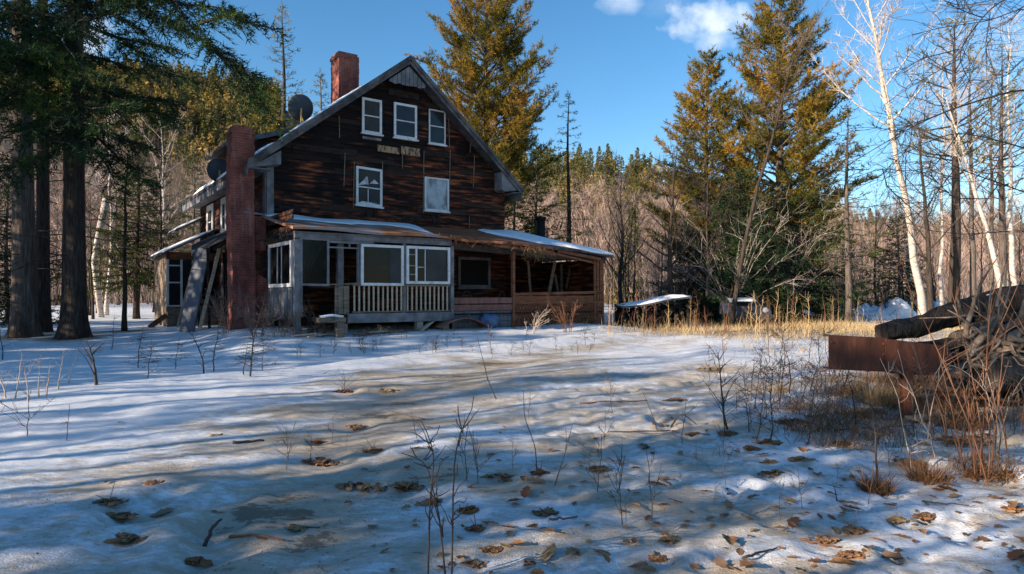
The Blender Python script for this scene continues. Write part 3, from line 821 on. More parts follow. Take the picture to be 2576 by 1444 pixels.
ch = chimney(-1.06, -.42, -.28, .34, .1, 6.47)
q = MB()      # the wide base, stepping in at the shoulder
q.hexa([[-.418, -.14, .1], [-.02, -.14, .1], [-.02, .3, .1], [-.418, .3, .1], [-.418, -.14, 2.25], [-.04, -.14, 2.05], [-.04, .3, 2.05], [-.418, .3, 2.25]])
q.hexa([[-.42, -.10, 2.9], [-.06, -.10, 2.9], [-.06, .3, 2.9], [-.42, .3, 2.9], [-.42, -.10, 3.9], [-.06, -.10, 3.9], [-.06, .3, 3.9], [-.42, .3, 3.9]])
q.build('chimney_base', MT['brick'], ch)
q = MB(); q.beam([-.06, -.14, 3.95], [-.75, -.30, 3.98], .05, .05); q.build('gutter', MT['trim'], house)
chimney(3.18, 3.95, 2.6, 3.4, 8.2, 10.35)

# --- dormer on the left slope
mb = MB()
dz = lambda s: 6.86 + (s + .28) * .345
mb.slab(np.array([[[s, t, dz(s)] for t in np.linspace(3.85, 7.3, 4)] for s in np.linspace(-.34, 2.05, 5)]), .10)
d_ = mb.build('dormer', MT['roof_dark'], house)
mb = MB()
mb.hexa([[.05, 4.0, 5.9], [1.95, 4.0, 7.35], [1.95, 4.06, 7.35], [.05, 4.06, 5.9], [.05, 4.0, dz(.05) - .1], [1.95, 4.0, dz(1.95) - .1], [1.95, 4.06, dz(1.95) - .1], [.05, 4.06, dz(.05) - .1]])
mb.box(.03, .09, 4.07, 7.1, 5.9, dz(.06) - .1)
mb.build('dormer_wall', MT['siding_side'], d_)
mb = MB()
mb.hexa([[-.34, 3.80, dz(-.34) - .16], [2.05, 3.80, dz(2.05) - .16], [2.05, 3.84, dz(2.05) - .16], [-.34, 3.84, dz(-.34) - .16], [-.34, 3.80, dz(-.34) + .02], [2.05, 3.80, dz(2.05) + .02], [2.05, 3.84, dz(2.05) + .02], [-.34, 3.84, dz(-.34) + .02]])
mb.box(-.02, .024, 3.95, 4.2, 5.85, dz(0) - .1); mb.box(-.02, .024, 4.5, 4.75, 5.85, dz(0) - .1)
mb.build('dormer_trim', MT['trim'], d_)
snow_strip(-.2, 1.9, 4.1, 7.2, 8, .05, zf=dz)

# --- porch across the front, hipped round the right corner
PT = -2.79
def porch_edge(s): return float(np.interp(s, [-.15, .2, 4.5, 5.2, 8.5, 11.35], [3.38, 3.38, 3.34, 3.30, 3.20, 3.02]))
def porch_rear(s): return float(np.interp(s, [-.15, 8.7, 11.35], [3.97, 3.93, 3.02 + .001]))
def rear_t(s): return 0.0 if s < LW else -(s - LW) * 2.95 / 2.73
def proof(s, f):
    """porch roof at s, f = 0 at the wall .. 1 at the front edge"""
    t = rear_t(s) * (1 - f) + (PT - .2) * f
    z = porch_rear(s) * (1 - f) + porch_edge(s) * f
    return t, z - .05 * math.sin(math.pi * f) * (1 if 4.4 < s < 9 else .3) + .02 * math.sin(s * 2.1)
def proof_grid(s0, s1, n, f0=0.0, f1=1.0, m=7, dz=0.0, jag=0.0, seed=1):
    X = []
    for s in np.linspace(s0, s1, n):
        e = f1 + jag * float(fbm(np.array([s * 2.5]), np.array([seed * 3.3]), seed, 3)[0])
        row = []
        for f in np.linspace(f0, e, m):
            t, z = proof(s, f); row.append([s, t, z + dz])
        X.append(row)
    return np.array(X)


mb = MB(); mb.slab(proof_grid(-.15, 4.5, 20), .07); mb.build('porch_roof', MT['roof_metal'], house)
mb = MB(); mb.slab(proof_grid(4.504, 8.6, 24, jag=.14, seed=5), .08); mb.build('porch_roof', MT['roof_rust'], house)
mb = MB(); mb.slab(proof_grid(8.604, 11.33, 12), .09)
X = np.array([[[LW + 2.73 * f, t, 3.93 * (1 - f) + 3.02 * f] for f in np.linspace(0.0, 1, 5)] for t in np.linspace(-.001, 8.5, 5)])
X[0, :, 1] = -2.95 * np.linspace(0, 1, 5) - .004
mb.slab(X, .09); mb.build('porch_roof', MT['roof_dark'], house)


def porch_snow(s0, s1, f0, f1f, th, seed, n=34, m=14):
    X = np.zeros((n, m, 3)); TH = np.zeros((n, m))
    for i, s in enumerate(np.linspace(s0, s1, n)):
        fe = f1f(s) + .05 * float(fbm(np.array([s * 1.7]), np.array([seed * 1.9]), seed, 3)[0])
        for j, f in enumerate(np.linspace(f0, max(fe, f0 + .02), m)):
            t, z = proof(s, f)
            e = min(1, min(i, n - 1 - i, m - 1 - j) / 2.2 + .12)
            X[i, j] = (s, t, z + th * e + .012 + .02 * math.sin(s * 3 + f * 5)); TH[i, j] = th * e + .02
    q = MB(); q.slab(X, TH); q.build('roof_snow', MT['snow'], house, True)


porch_snow(-.1, 4.9, .02, lambda s: np.interp(s, [-.1, .3, 2.2, 2.6, 3.6, 4.4, 4.9], [.10, .30, .38, .22, .26, .85, .2]), .035, 2)
porch_snow(7.4, 11.38, .02, lambda s: np.interp(s, [7.4, 7.9, 8.6, 9.6, 11.38], [.08, .3, .62, .98, 1.03]), .075, 6)
# header beams, posts, fascia
mb = MB()
mb.box(-.05, 4.72, PT - .03, PT + .12, 3.08, 3.27); mb.box(-.05, 4.72, PT - .06, PT - .032, 3.12, 3.20)
mb.box(-.05, .09, PT + .13, -.15, 3.05, 3.3)
mb.each('header_beam', MT['trim'], house)
mb = MB()
mb.hexa([[4.73, PT, 2.98], [11.1, PT, 2.72], [11.1, PT + .12, 2.72], [4.73, PT + .12, 2.98], [4.73, PT, 3.2], [11.1, PT, 2.9], [11.1, PT + .12, 2.9], [4.73, PT + .12, 3.2]])
for k in range(13):
    s = 4.9 + k * .5; t1, z1 = proof(s, .98); mb.beam([s, -.05, porch_rear(s) - .16 if s < 8.6 else z1 + .1], [s, PT - .1, z1 - .15], .05, .10)
mb.each('header_beam', MT['rafter'], house)
mb = MB()      # hanging broken fascia and splintered boards
for (x0, y0, x1, y1, ww) in ((1135, 596, 1290, 612, .12), (1215, 608, 1400, 634, .16), (1290, 622, 1402, 640, .12), (1405, 631, 1512, 652, .10), (1108, 588, 1180, 600, .07), (1240, 618, 1330, 628, .08), (1398, 640, 1500, 664, .06)):
    s0, z0 = fs(x0, y0, PT - .15); s1, z1 = fs(x1, y1, PT - .15)
    tt = rnd.uniform(-.25, -.05); mb.beam([s0, PT + tt, z0], [s1, PT + tt + rnd.uniform(-.1, .1), z1], .03, ww, up=(0, 1, 0)) if False else mb.beam([s0, PT + tt, z0], [s1, PT + tt + rnd.uniform(-.1, .1), z1], .03, ww)
for k in range(26):
    x = rnd.uniform(1130, 1405); s0, z0 = fs(x, np.interp(x, [1130, 1405], [600, 632]) + rnd.uniform(-4, 5), PT - .2)
    d = np.array([rnd.uniform(-.25, .25), rnd.uniform(-.1, .1), rnd.uniform(-.22, .05)])
    mb.beam([s0, PT - .22 + rnd.uniform(-.1, .1), z0], np.array([s0, PT - .22, z0]) + d, rnd.uniform(.012, .05), .012)
mb.build('broken_fascia', MT['red_wood'], house)
mb = MB()      # hanging fibres (an old nest) under the broken edge
for k in range(95):
    x = rnd.gauss(1345, 22); s0, z0 = fs(x, rnd.uniform(618, 640), PT - .28)
    mb.tube([[s0, PT - .28 + rnd.uniform(-.1, .1), z0], [s0 + rnd.uniform(-.1, .1), PT - .3, z0 - rnd.uniform(.05, .15)], [s0 + rnd.uniform(-.15, .15), PT - .3, z0 - rnd.uniform(.1, .38)]], [.008, .007, .003], 3)
mb.build('hanging_straw', MT['fibre'], house)

# glazed half of the porch
def pz(y, d=18.5): return CAMZ + (HY - y) * d / FX
mb = MB()
mb.box(-.06, .10, PT - .06, PT + .10, .15, 3.06)
mb.box(.11, .16, PT - .03, PT + .02, 1.0, 3.07)
s0, _ = fs(866, 700, PT); mb.box(s0 - .07, s0 + .1, PT + .3, PT + .45, 1.0, 3.1)
s0, _ = fs(905, 700, PT); mb.box(s0 - .06, s0 + .02, PT + .01, PT + .1, 1.85, 3.07)
s0, _ = fs(1017, 700, PT); mb.box(s0 - .04, s0 + .04, PT - .02, PT + .1, 1.0, 3.07)
s0, _ = fs(1135, 700, PT); mb.box(s0 - .03, s0 + .07, PT - .05, PT + .1, .75, 3.06)
mb.each('porch_post', MT['trim'], house)
fwin(754, 596, 827, 719, t=PT - .02, fw=.06, rails=(), pane=MT['clear_glass'], frame=MT['trim'], sk=-.015, sill=False)
wA = house.children[-1]
mb = MB()      # curtain drawn aside inside the end window
s0, z1 = fs(759, 603, PT); s1, z0 = fs(815, 712, PT)
n = 22; X = []
for i in range(n):
    f = i / (n - 1); row = []
    for j in range(10):
        g = j / 9; wd = (1 - g) ** 1.3 * (s1 - s0) * .95 + .14
        row.append([s0 + f * wd, PT + .012 + .02 * math.sin(f * 22), z1 - g * (z1 - z0)])
    X.append(row)
mb.grid(np.array(X)); mb.build('curtain', MT['curtain'], house)
mb = MB(); sa, _ = fs(828, 612, PT); sb, _ = fs(907, 618, PT)
mb.box(sa, sb, PT - .02, PT + .03, 2.86, 2.90); sc_, _ = fs(879, 600, PT); mb.box(sc_ - .02, sc_ + .02, PT - .02, PT + .03, 2.90, 3.07); mb.box(sa, sb + .4, PT - .015, PT + .02, 3.0, 3.07)
mb.build('transom', MT['trim'], house)
fwin(907, 613.5, 1014, 719, t=PT - .02, fw=.075, rails=(), pane=MT['clear_glass'], sill=False)
mb = MB(); s0, z1 = fs(978, 624, PT); s1, z0 = fs(1007, 713, PT); mb.box(s0, s1, .02, .04, z0, z1, front(PT)); mb.build('curtain', MT['screen'], house)
fwin(1021, 618, 1131, 715, t=PT - .02, fw=.08, rails=(), pane=MT['clear_glass'], sill=False)
mb = MB(); s0, z1 = fs(1071, 626, PT); s1, z0 = fs(1122, 708, PT); mb.box(s0, s1, .02, .035, z0, z1, front(PT)); mb.build('insect_screen', MT['screen'], house)
mb = MB()
for x in (1046, 1068): s0, z1 = fs(x, 623, PT); _, z0 = fs(x, 709, PT); mb.box(s0 - .03 if x == 1046 else s0 - .012, s0 + .03 if x == 1046 else s0 + .012, .012, .045, z0, z1, front(PT))
for (x0, x1, y) in ((1026, 1044, 640), (1026, 1044, 668), (1026, 1044, 690), (1050, 1067, 672)):
    s0, z0 = fs(x0, y, PT); s1, _ = fs(x1, y, PT); mb.box(s0, s1, .012, .03, z0 - .012, z0 + .012, front(PT))
mb.build('muntin', MT['white'], house)
# left end wall of the porch
ta, za = ft(737, 606, -.06); tb, zb = ft(677, 724, -.06)
za, zb = pz(606, 17.8), pz(722, 17.8)
window(side(-.06), PT + .12, -.5, zb, za + .02, fw=.10, rails=(), muntins=((.42, 0, 1), (.62, 0, 1)), pane=MT['clear_glass'], sill=False)
mb = MB()
for k in range(7):
    t0 = PT + .14 + k * .33; mb.box(t0, t0 + .315, 0, .03 + .012 * (k % 2), .95 - .05 * rnd.random(), zb - .02, side(-.05))
mb.build('end_panel', MT['trim'], house)
mb = MB(); mb.box(PT + .12, -.5, .02, .14, za + .04, za + .16, side(-.05))
for k in range(40):
    t0 = rnd.uniform(PT, -.4); mb.beam([-.1 - rnd.random() * .15, t0, za + .2 + rnd.random() * .12], [-.15 - rnd.random() * .2, t0 + rnd.uniform(-.2, .2), za + .1 + rnd.random() * .1], .03, .02)
mb.build('torn_eave', MT['dark_wood'], house)
mb = MB()
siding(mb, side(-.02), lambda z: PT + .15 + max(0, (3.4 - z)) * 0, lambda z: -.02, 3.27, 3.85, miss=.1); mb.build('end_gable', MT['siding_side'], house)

# rail and balusters, skirting beam, deck
bal = None
def rail(x0, x1, n):
    sa, _ = fs(x0, 720, PT); sb, _ = fs(x1, 720, PT)
    r = MB(); r.box(sa, sb, PT - .05, PT + .04, 1.83, 1.88); r.box(sa, sb, PT - .03, PT + .03, 1.08, 1.12)
    ro = r.build('railing', MT['old_wood'], house)
    for k in range(n):
        s = sa + (sb - sa) * (k + .5) / n
        q = MB(); q.hexa([[s - .022, PT - .02, 1.121], [s + .022, PT - .02, 1.121], [s + .022, PT + .02, 1.121], [s - .022, PT + .02, 1.121]] + [[s - .022 + .01 * rnd.uniform(-1, 1), PT - .02, 1.829], [s + .022, PT - .02, 1.829], [s + .022, PT + .02, 1.829], [s - .022, PT + .02, 1.829]])
        q.build('baluster', MT['pale_wood'], ro)


rail(885, 1015, 11); rail(1019, 1130, 10)
mb = MB()
s0, z1 = fs(874, 788, PT - .08); s1, z0 = fs(1131, 812, PT - .08)
mb.box(s0, 4.72, PT - .10, PT - .052, .80, 1.06)
mb.build('skirt_beam', MT['trim'], house)
mb = MB()
for k in range(18): mb.box(.9 + k * .214, .9 + k * .214 + .205, PT - .05, -.05, 1.0, 1.055 + .004 * (k % 3))
for k in range(29): mb.box(4.75 + k * .214, 4.75 + k * .214 + .205, PT - .02, -.05, .95, 1.0 + .004 * (k % 3))
mb.build('porch_deck', MT['dark_wood'], house)
mb = MB()
for k in range(5):
    s0, _ = fs(842 + k * 7.2, 750, PT); mb.box(s0, s0 + .075, PT - .03 - .02 * (k % 2), PT + .02, .98 + .03 * rnd.random(), 1.86 - .05 * rnd.random())
s0, _ = fs(826, 716, PT); s1, _ = fs(905, 716, PT); mb.beam([s0, PT, 1.86], [s1, PT, 1.9], .09, .04)
mb.build('log_panel', MT['old_wood'], house)
mb = MB()
for x in (864, 1055, 1120): s0, _ = fs(x, 830, PT); mb.box(s0 - .1, s0 + .1, PT - .05, PT + .15, .0, .79)
mb.each('pier', MT['concrete'], house)
mb = MB(); s0, _ = fs(805, 800, PT - .4); s1, _ = fs(873, 800, PT - .4)
mb.box(s0, s1, PT - .34, PT + .25, .84, .97); mb.box(s1 - .24, s1 - .02, PT - .30, PT - .08, .1, .84)
st = mb.build('step', MT['old_wood'], house)
mb = MB(); mb.slab(np.array([[[s, t, 1.04 + .02 * math.sin(s * 9)] for t in (PT - .31, PT - .2, PT - .08)] for s in np.linspace(s0 + .08, s1 - .06, 6)]), .065); mb.build('step_snow', MT['snow'], st, True)
# right half: boarded parapet, lattice panel, posts, slanting boards, dark back wall, end wall added to blacken the opening
mb = MB()
for (y0, y1) in ((749, 765), (767, 783)):
    s0, z1 = fs(1138, y0, PT); s1, z0 = fs(1288, y1, PT); z0b = fs(1288, y1, PT)[1]
    za = fs(1138, y0, PT)[1]; zb2 = fs(1138, y1, PT)[1]
    mb.box(s0, s1, PT - .02, PT + .03, zb2 + .01, za)
mb.build('parapet_board', MT['red_board'], house)
mb = MB(); s0, _ = fs(1138, 786, PT); s1, _ = fs(1287, 786, PT)
for k in range(4): mb.box(s0, s1, PT + .01, PT + .05, .42 + k * .165, .42 + k * .165 + .155)
for f in (.25, .5, .74): mb.box(s0 + (s1 - s0) * f, s0 + (s1 - s0) * f + .04, PT - .02, PT + .009, .4, 1.08)
mb.build('skirt_board', MT['curtain'], house)
mb = MB(); s0, _ = fs(1295, 742, PT); s1, _ = fs(1514, 735, PT)
mb.box(s0, s1, PT + .03, PT + .05, .35, 1.55)
mb.hexa([[s0, PT - .03, 1.56], [s1, PT - .03, 1.62], [s1, PT + .06, 1.62], [s0, PT + .06, 1.56], [s0, PT - .03, 1.64], [s1, PT - .03, 1.72], [s1, PT + .06, 1.72], [s0, PT + .06, 1.64]])
mb.box(s0, s1, PT - .015, PT + .029, 1.28, 1.36); mb.box(s0, s1, PT - .015, PT + .029, .45, .55)
for k in range(30):
    u = s0 + (s1 - s0) * k / 30; mb.beam([u, PT + .015, .5], [min(u + .4, s1), PT + .015, 1.3], .03, .02)
    mb.beam([u, PT + .0, 1.3], [min(u + .4, s1), PT + .0, .5], .03, .02)
mb.build('lattice_panel', MT['red_wood'], house)
mb = MB()
s0, _ = fs(1290.5, 700, PT); mb.box(s0 - .045, s0 + .045, PT - .06, PT + .06, .2, 3.0)
for (x, a) in ((1497, 0), (1504, .02), (1511, -.02), (1517, .03)): s0, _ = fs(x, 700, PT); mb.beam([s0 + a, PT + .02 * (x % 3), .3], [s0 - a, PT + .02 * (x % 2), 2.85], .09, .06)
mb.each('porch_post', MT['red_wood'], house)
mb = MB()
for (x0, y0, x1, y1, ww, tt) in ((1328, 655, 1335, 745, .09, -1.2), (1396, 657, 1379, 748, .13, -1.6), (1396, 690, 1405, 744, .10, -1.2), (1437, 660, 1424, 726, .07, -1.0), (1412, 665, 1413, 744, .10, -.8)):
    s0, z0 = fs(x0, y0, tt); s1, z1 = fs(x1, y1, tt); mb.beam([s0, tt, z0], [s1, tt, z1], ww, .04, up=(0, 1, 0))
mb.each('slanting_board', MT['old_wood'], house)
s0, z1 = fs(1149, 646, 0); s1, z0 = fs(1230, 724, 0)
window(front(-.065), s0, s1, z0, z1, fw=.10, rails=(), pane=MT['black'], frame=MT['trim'])
mb = MB()
mb.box(LW + .1, 11.0, .8, .9, .3, 3.3); mb.box(10.95, 11.02, PT + .3, .79, .3, 2.85)  # second box is an added end wall that keeps the porch interior dark
siding(mb, front(.8), lambda z: LW + .1, lambda z: 11.0, .4, 3.2); mb.build('porch_blackout_wall', MT['siding'], house)
mb = MB(); mb.tube([[10.72, .5, 2.9], [10.72, .5, 4.62]], [.17, .17], 12); mb.tube([[10.72, .5, 4.55], [10.72, .5, 4.66]], [.21, .21], 12); mb.build('stove_pipe', MT['black'], house, True)

# --- left side: sagging porch roof along the side wall, enclosed annex with two small roofs
X = []
for i, t in enumerate(np.linspace(.38, 4.2, 18)):
    row = []
    for f in np.linspace(0, 1, 8):
        fe = np.interp(t, [.38, 1.0, 1.7, 2.5, 3.4, 4.2], [.18, .45, .92, 1.1, 1.0, .9])
        s = -.04 - f * 1.45 * fe
        row.append([s, t, 3.95 - .05 * i / 18 - f * np.interp(t, [.38, 1.2, 2.2, 3.3, 4.2], [.55, .95, 1.0, .85, .75]) * fe + .05 * math.sin(t * 3 + f * 2)])
    X.append(row)
mb = MB(); mb.slab(np.array(X), .07); mb.build('side_porch_roof', MT['roof_dark'], house)
mb = MB()
for t in (1.2, 2.2, 3.0, 3.8): mb.beam([-.02, t, 3.8], [-1.25, t + .05, 2.95], .05, .1)
for (s, t) in ((-1.3, 1.5), (-1.35, 2.9), (-1.3, 4.0), (-.7, 2.0), (-.5, 3.2)): mb.beam([s, t, .2], [s + rnd.uniform(-.1, .1), t + rnd.uniform(-.2, .2), 3.0], .07, .07)
mb.beam([-.3, 1.0, 3.0], [-.8, 2.2, .6], .04, .04)
mb.each('side_porch_frame', MT['dark_wood'], house)
mb = MB()      # annex
mb.box(-1.75, -.06, 6.5, 6.6, .2, .95); mb.box(-1.78, -1.68, 6.61, 9.7, .2, 3.1); mb.box(-1.67, -.06, 9.6, 9.7, .2, 3.2)
for k in range(6): mb.box(-1.76 + k * .28, -1.76 + k * .28 + .26, 6.46, 6.499, .25, 1.15)
an = mb.build('annex', MT['old_wood'], house)
mb = MB()
mb.box(-1.8, -.06, 6.44, 6.5, 2.86, 3.14); mb.build('annex_header', MT['red_wood'], an)
mb = MB()
for s in (-1.79, -1.34, -.95): mb.box(s, s + .07, 6.43, 6.5, 1.15, 2.86)
mb.box(-1.72, -1.34, 6.45, 6.49, 1.15, 1.2); mb.box(-1.72, -1.34, 6.45, 6.49, 2.0, 2.05); mb.box(-1.72, -1.34, 6.45, 6.49, 2.62, 2.67)
w_ = mb.build('window', MT['white'], an)
mb = MB(); mb.box(-1.75, -.9, 6.505, 6.515, 1.15, 2.86); mb.build('pane', MT['glass'], w_)
mb = MB(); mb.slab(np.array([[[s, t, 3.08 + (s + 2.0) * .52 + .02 * math.sin(t * 2)] for t in np.linspace(6.2, 9.9, 6)] for s in np.linspace(-2.0, -.1, 6)]), .08); mb.build('annex_roof', MT['roof_dark'], an)
mb = MB(); mb.slab(np.array([[[s, t, 4.2 + (s + 1.1) * .55] for t in np.linspace(8.9, 10.9, 4)] for s in np.linspace(-1.15, -.06, 5)]), .10); mb.build('annex_roof', MT['roof_dark'], an)
def small_snow(zf, s0, s1, t0, t1, th, seed):
    X = np.array([[[s, t, zf(s) + .012 + th * min(1, .2 + min(i, 9 - i, j, 9 - j) / 2)] for j, t in enumerate(np.linspace(t0, t1, 10))] for i, s in enumerate(np.linspace(s0, s1, 10))])
    q = MB(); q.slab(X, th * .6 + .02); q.build('roof_snow', MT['snow'], an, True)
small_snow(lambda s: 3.08 + (s + 2.0) * .52, -1.95, -.2, 6.2, 9.7, .07, 1)
small_snow(lambda s: 4.2 + (s + 1.1) * .55, -1.12, -.1, 8.92, 10.8, .07, 2)


# --- things that stand, lie or lean at the house
def loc2w(s, t, z): return (P0[0] + s * A[0] + t * B[0], P0[1] + s * A[1] + t * B[1], z)


def at_house(o, z0=0): o.location = (P0[0], P0[1], z0); o.rotation_euler = (0, 0, math.atan2(A[1], A[0])); return o


def lean(name, label, cat, a, b_, wd, th, mat, up=(0, 1, 0)):
    q = MB(); q.beam(a, b_, wd, th, up); o = q.build(name, mat); at_house(o); return tag(o, label, cat)


MT['panel_blue'] = M('panel_blue', [(.3, (.075, .085, .11)), (.7, (.13, .145, .18))], 2, rough=.6)
def ground_at(s, t):
    p = loc2w(s, t, 0); return hz1(p[0], p[1])
s0, t0 = -1.75, 1.0
lean('leaning_door', 'wide blue grey door leaning against the sagging side porch roof', 'door', [-1.95, 1.5, ground_at(-1.95, 1.5) - .05], [-1.42, 1.9, 3.02], .62, .05, MT['panel_blue'], up=(1, .55, 0))
lean('leaning_board', 'long pale bare board leaning beside the blue grey door', 'board', [-1.66, 1.2, ground_at(-1.66, 1.2) - .05], [-1.02, 1.5, 3.02], .10, .03, MT['pale_wood'], up=(0, 1, 0))
lean('leaning_pole', 'thin pale pole leaning in front of the annex panel left of the blue grey door', 'pole', [-1.62, 5.3, ground_at(-1.6, 5.3)], [-1.0, 5.6, 2.9], .06, .04, MT['stalk_pale'])
lean('fallen_board', 'dark reddish board slanting down to the snow at the far left corner of the house', 'board', [-2.35, 6.5, ground_at(-2.3, 6.5)], [-1.80, 6.42, .85], .18, .04, MT['red_wood'])


def dish(label, s, t, zc, r, face, mast):
    rt = thing('satellite_dish', label, 'satellite dish', loc2w(s, t, mast), math.atan2(A[1], A[0]))
    q = MB(); d = Vector(face).normalized()
    Rm = d.to_track_quat('Z', 'Y').to_matrix()
    rr = np.linspace(0, 1, 8); aa = np.linspace(0, 2 * math.pi, 28, endpoint=False)
    X = np.array([[list(Rm @ Vector((r * f * math.cos(a), r * 1.08 * f * math.sin(a), r * .28 * (f * f)))) for a in aa] for f in rr]) + np.array([0, 0, zc - mast])
    q.grid(X, closed=True); q.grid(X * 1.0 - np.array(list(d)) * .02, closed=True)
    q.build('reflector', MT['dish'], rt, True)
    q = MB(); lip = X[-1]; q.tube(np.vstack([lip, lip[:1]]), .014, 5, False); q.build('rim', MT['dish_arm'], rt, True)  # gold lip colour paints the sunlight along the dish edge
    q = MB(); c = np.array([0, 0, zc - mast]); dd = np.array(list(d))
    lo = c + np.array(list(Rm @ Vector((0, -r * 1.0, r * .28)))); ff = c + dd * r * 1.15 - np.array([0, 0, r * .5])
    q.beam(lo, ff, .035, .035); q.box(ff[0] - .05, ff[0] + .05, ff[1] - .05, ff[1] + .05, ff[2] - .05, ff[2] + .1)
    q.build('feed_arm', MT['dish_arm'], rt)
    q = MB(); q.tube([[0, 0, -.05], [0, 0, (zc - mast) * .6], list(c - dd * .05)], .028, 6); q.beam([.25, .2, -.03], [0, 0, (zc - mast) * .7], .03, .03)
    q.build('mast', MT['dish_arm'], rt)
    return rt


fwd = np.array([-.35, .9, .42])
dish('dark grey satellite dish high on the roof slope beside the rooftop chimney', 1.98, 3.0, 8.16, .43, (.12, .95, .30), 7.45)
dish('dark grey satellite dish low on the eave left of the tall side chimney', -.3, 5.0, 6.02, .40, (.12, .95, .30), 5.62)
# ================================================================== trees
def rot2(a): return np.array([math.cos(a), math.sin(a), 0.0])


def resample(P, u):
    P = np.asarray(P, float)
    d = np.concatenate([[0], np.cumsum(np.linalg.norm(np.diff(P, axis=0), axis=1))]); d /= d[-1]
    return np.stack([np.interp(u, d, P[:, k]) for k in range(3)], -1)


def unit(v): return v / (np.linalg.norm(v, axis=-1, keepdims=True) + 1e-9)


def spray(mb, P, rg, bl=.45, blmin=.12, dens=22, L=.16, wd=.03, droop=.25, start=.12, spread=.8, step=.16, flat=.35, lift=0.0):
    """needle sprays along the limb P: side branchlets both ways, each set with thin needle clumps"""
    P = np.asarray(P, float)
    ln = np.linalg.norm(np.diff(P, axis=0), axis=1).sum()
    nb = max(3, int(ln * (1 - start) / step))
    u = np.sort(np.concatenate([rg.uniform(start, 1, nb), rg.uniform(start, 1, nb), [1.0]]))
    p = resample(P, u); q = resample(P, np.clip(u + .04, 0, 1.0)); q0 = resample(P, np.clip(u - .04, 0, 1))
    t = unit(q - q0)
    sd = unit(np.cross(t, np.array([0, 0, 1.0])) + 1e-6)
    up = np.cross(sd, t)
    sg = np.where(rg.random(len(u)) < .5, -1, 1.0)
    sg[-1] = 0
    b = unit(t * .7 + sd * (sg * spread)[:, None] + up * (rg.normal(0, flat, len(u)) + lift)[:, None])
    bln = (ln * bl * (1 - u) * rg.uniform(.6, 1.15, len(u)) + blmin + .12 * rg.random(len(u)))
    cnt = np.maximum(3, (bln * dens).astype(int))
    idx = np.repeat(np.arange(len(u)), cnt)
    n = len(idx)
    v = rg.random(n) ** .85
    pos = p[idx] + b[idx] * (bln[idx] * v)[:, None]
    pos[:, 2] -= droop * bln[idx] * v * v
    dirn = unit(b[idx] * .75 + rg.normal(0, .55, (n, 3)))
    dirn[:, 2] -= droop * .3
    dirn = unit(dirn)
    lens = L * rg.uniform(.6, 1.3, n)
    wv = unit(np.cross(dirn, rg.normal(0, 1, (n, 3)))) * (wd / 2 * rg.uniform(.7, 1.3, n))[:, None]
    mb.tris(pos, dirn, wv, lens)


def conifer(seed, h, Rm, z0, form='spruce', nbr=120, dens=20, L=.17, wd=.035, r0=None, lean=(0, 0), bare=0.0, irr=.2, top=None, step=.17, gap=0):
    rg = np.random.default_rng(seed)
    tr, cr = MB(), MB()
    zs = np.linspace(0, h, 14)
    ax = lambda z: np.array([lean[0] * (z / h) ** 1.5 + .05 * math.sin(z * .7 + seed), lean[1] * (z / h) ** 1.5 + .05 * math.cos(z * .6 + seed), z])
    r0 = r0 or h * .014
    rad = r0 * (1 - zs / h) ** .8 + .012; rad[0] *= 1.35
    tr.tube([ax(z) for z in zs], rad, 9)
    a = rg.uniform(0, 6)
    for i in range(nbr):
        f = (i + rg.random()) / nbr
        f = f ** 1.12 if form == 'spruce' else f
        z = z0 + (h - z0) * f
        if form == 'pine': z = z0 + (h - z0) * min(.985, (round(f * (h - z0) / .62) + rg.normal(0, .10)) * .62 / (h - z0)); z = max(z, z0); f = (z - z0) / (h - z0)
        prof = {'spruce': lambda f: (1 - f) ** .85, 'pine': lambda f: max(.0, 1 - f) ** .74 * (.66 + .34 * min(1, f * 4)), 'thin': lambda f: (1 - f) ** .6}[form](f)
        ln = Rm * prof * rg.uniform(1 - irr * 1.6, 1 + irr) + .18
        if gap and math.sin(z * gap + seed) > .55: ln *= .55
        a += 2.4 + rg.normal(0, .35)
        d = rot2(a)
        if form == 'spruce': s0, c0 = rg.normal(-.18, .12) - .25 * (1 - f) + .35 * f, .30
        elif form == 'thin': s0, c0 = rg.normal(-.15, .15) + .3 * f, .12
        else: s0, c0 = rg.normal(.28, .14) + .55 * f * f, .22
        k = np.linspace(0, 1, 6)
        P = ax(z)[None] + d[None] * (ln * k)[:, None]
        P[:, 2] += ln * (s0 * k + c0 * k * k)
        P += rg.normal(0, .03 * ln, P.shape) * k[:, None]
        rb = max(.012, min(r0 * .32, ln * .018))
        tr.tube(P, np.linspace(rb, .006, 6), 4, False)
        if rg.random() < bare: continue
        spray(cr, P, rg, bl=.40 if form != 'pine' else .33, dens=dens, L=L, wd=wd, droop=.18 if form != 'pine' else .0, start=.10 if form == 'spruce' else .28, step=step, lift=.0 if form != 'pine' else .22, flat=.25)
    P = np.array([ax(h - .6), ax(h) + [0, 0, .25]])
    spray(cr, P, rg, bl=.2, dens=dens, L=L, wd=wd, droop=0, start=0, step=.1)
    return tr, cr


def tree(name, label, loc, tr, cr, bark, leaf, group=None, rz=0.0, cat='tree', crown='crown'):
    t = thing(name, label, cat, loc, rz, group)
    tr.build('trunk', MT[bark], t, True)
    if cr is not None and cr.n: cr.build(crown, MT[leaf], t)
    return t


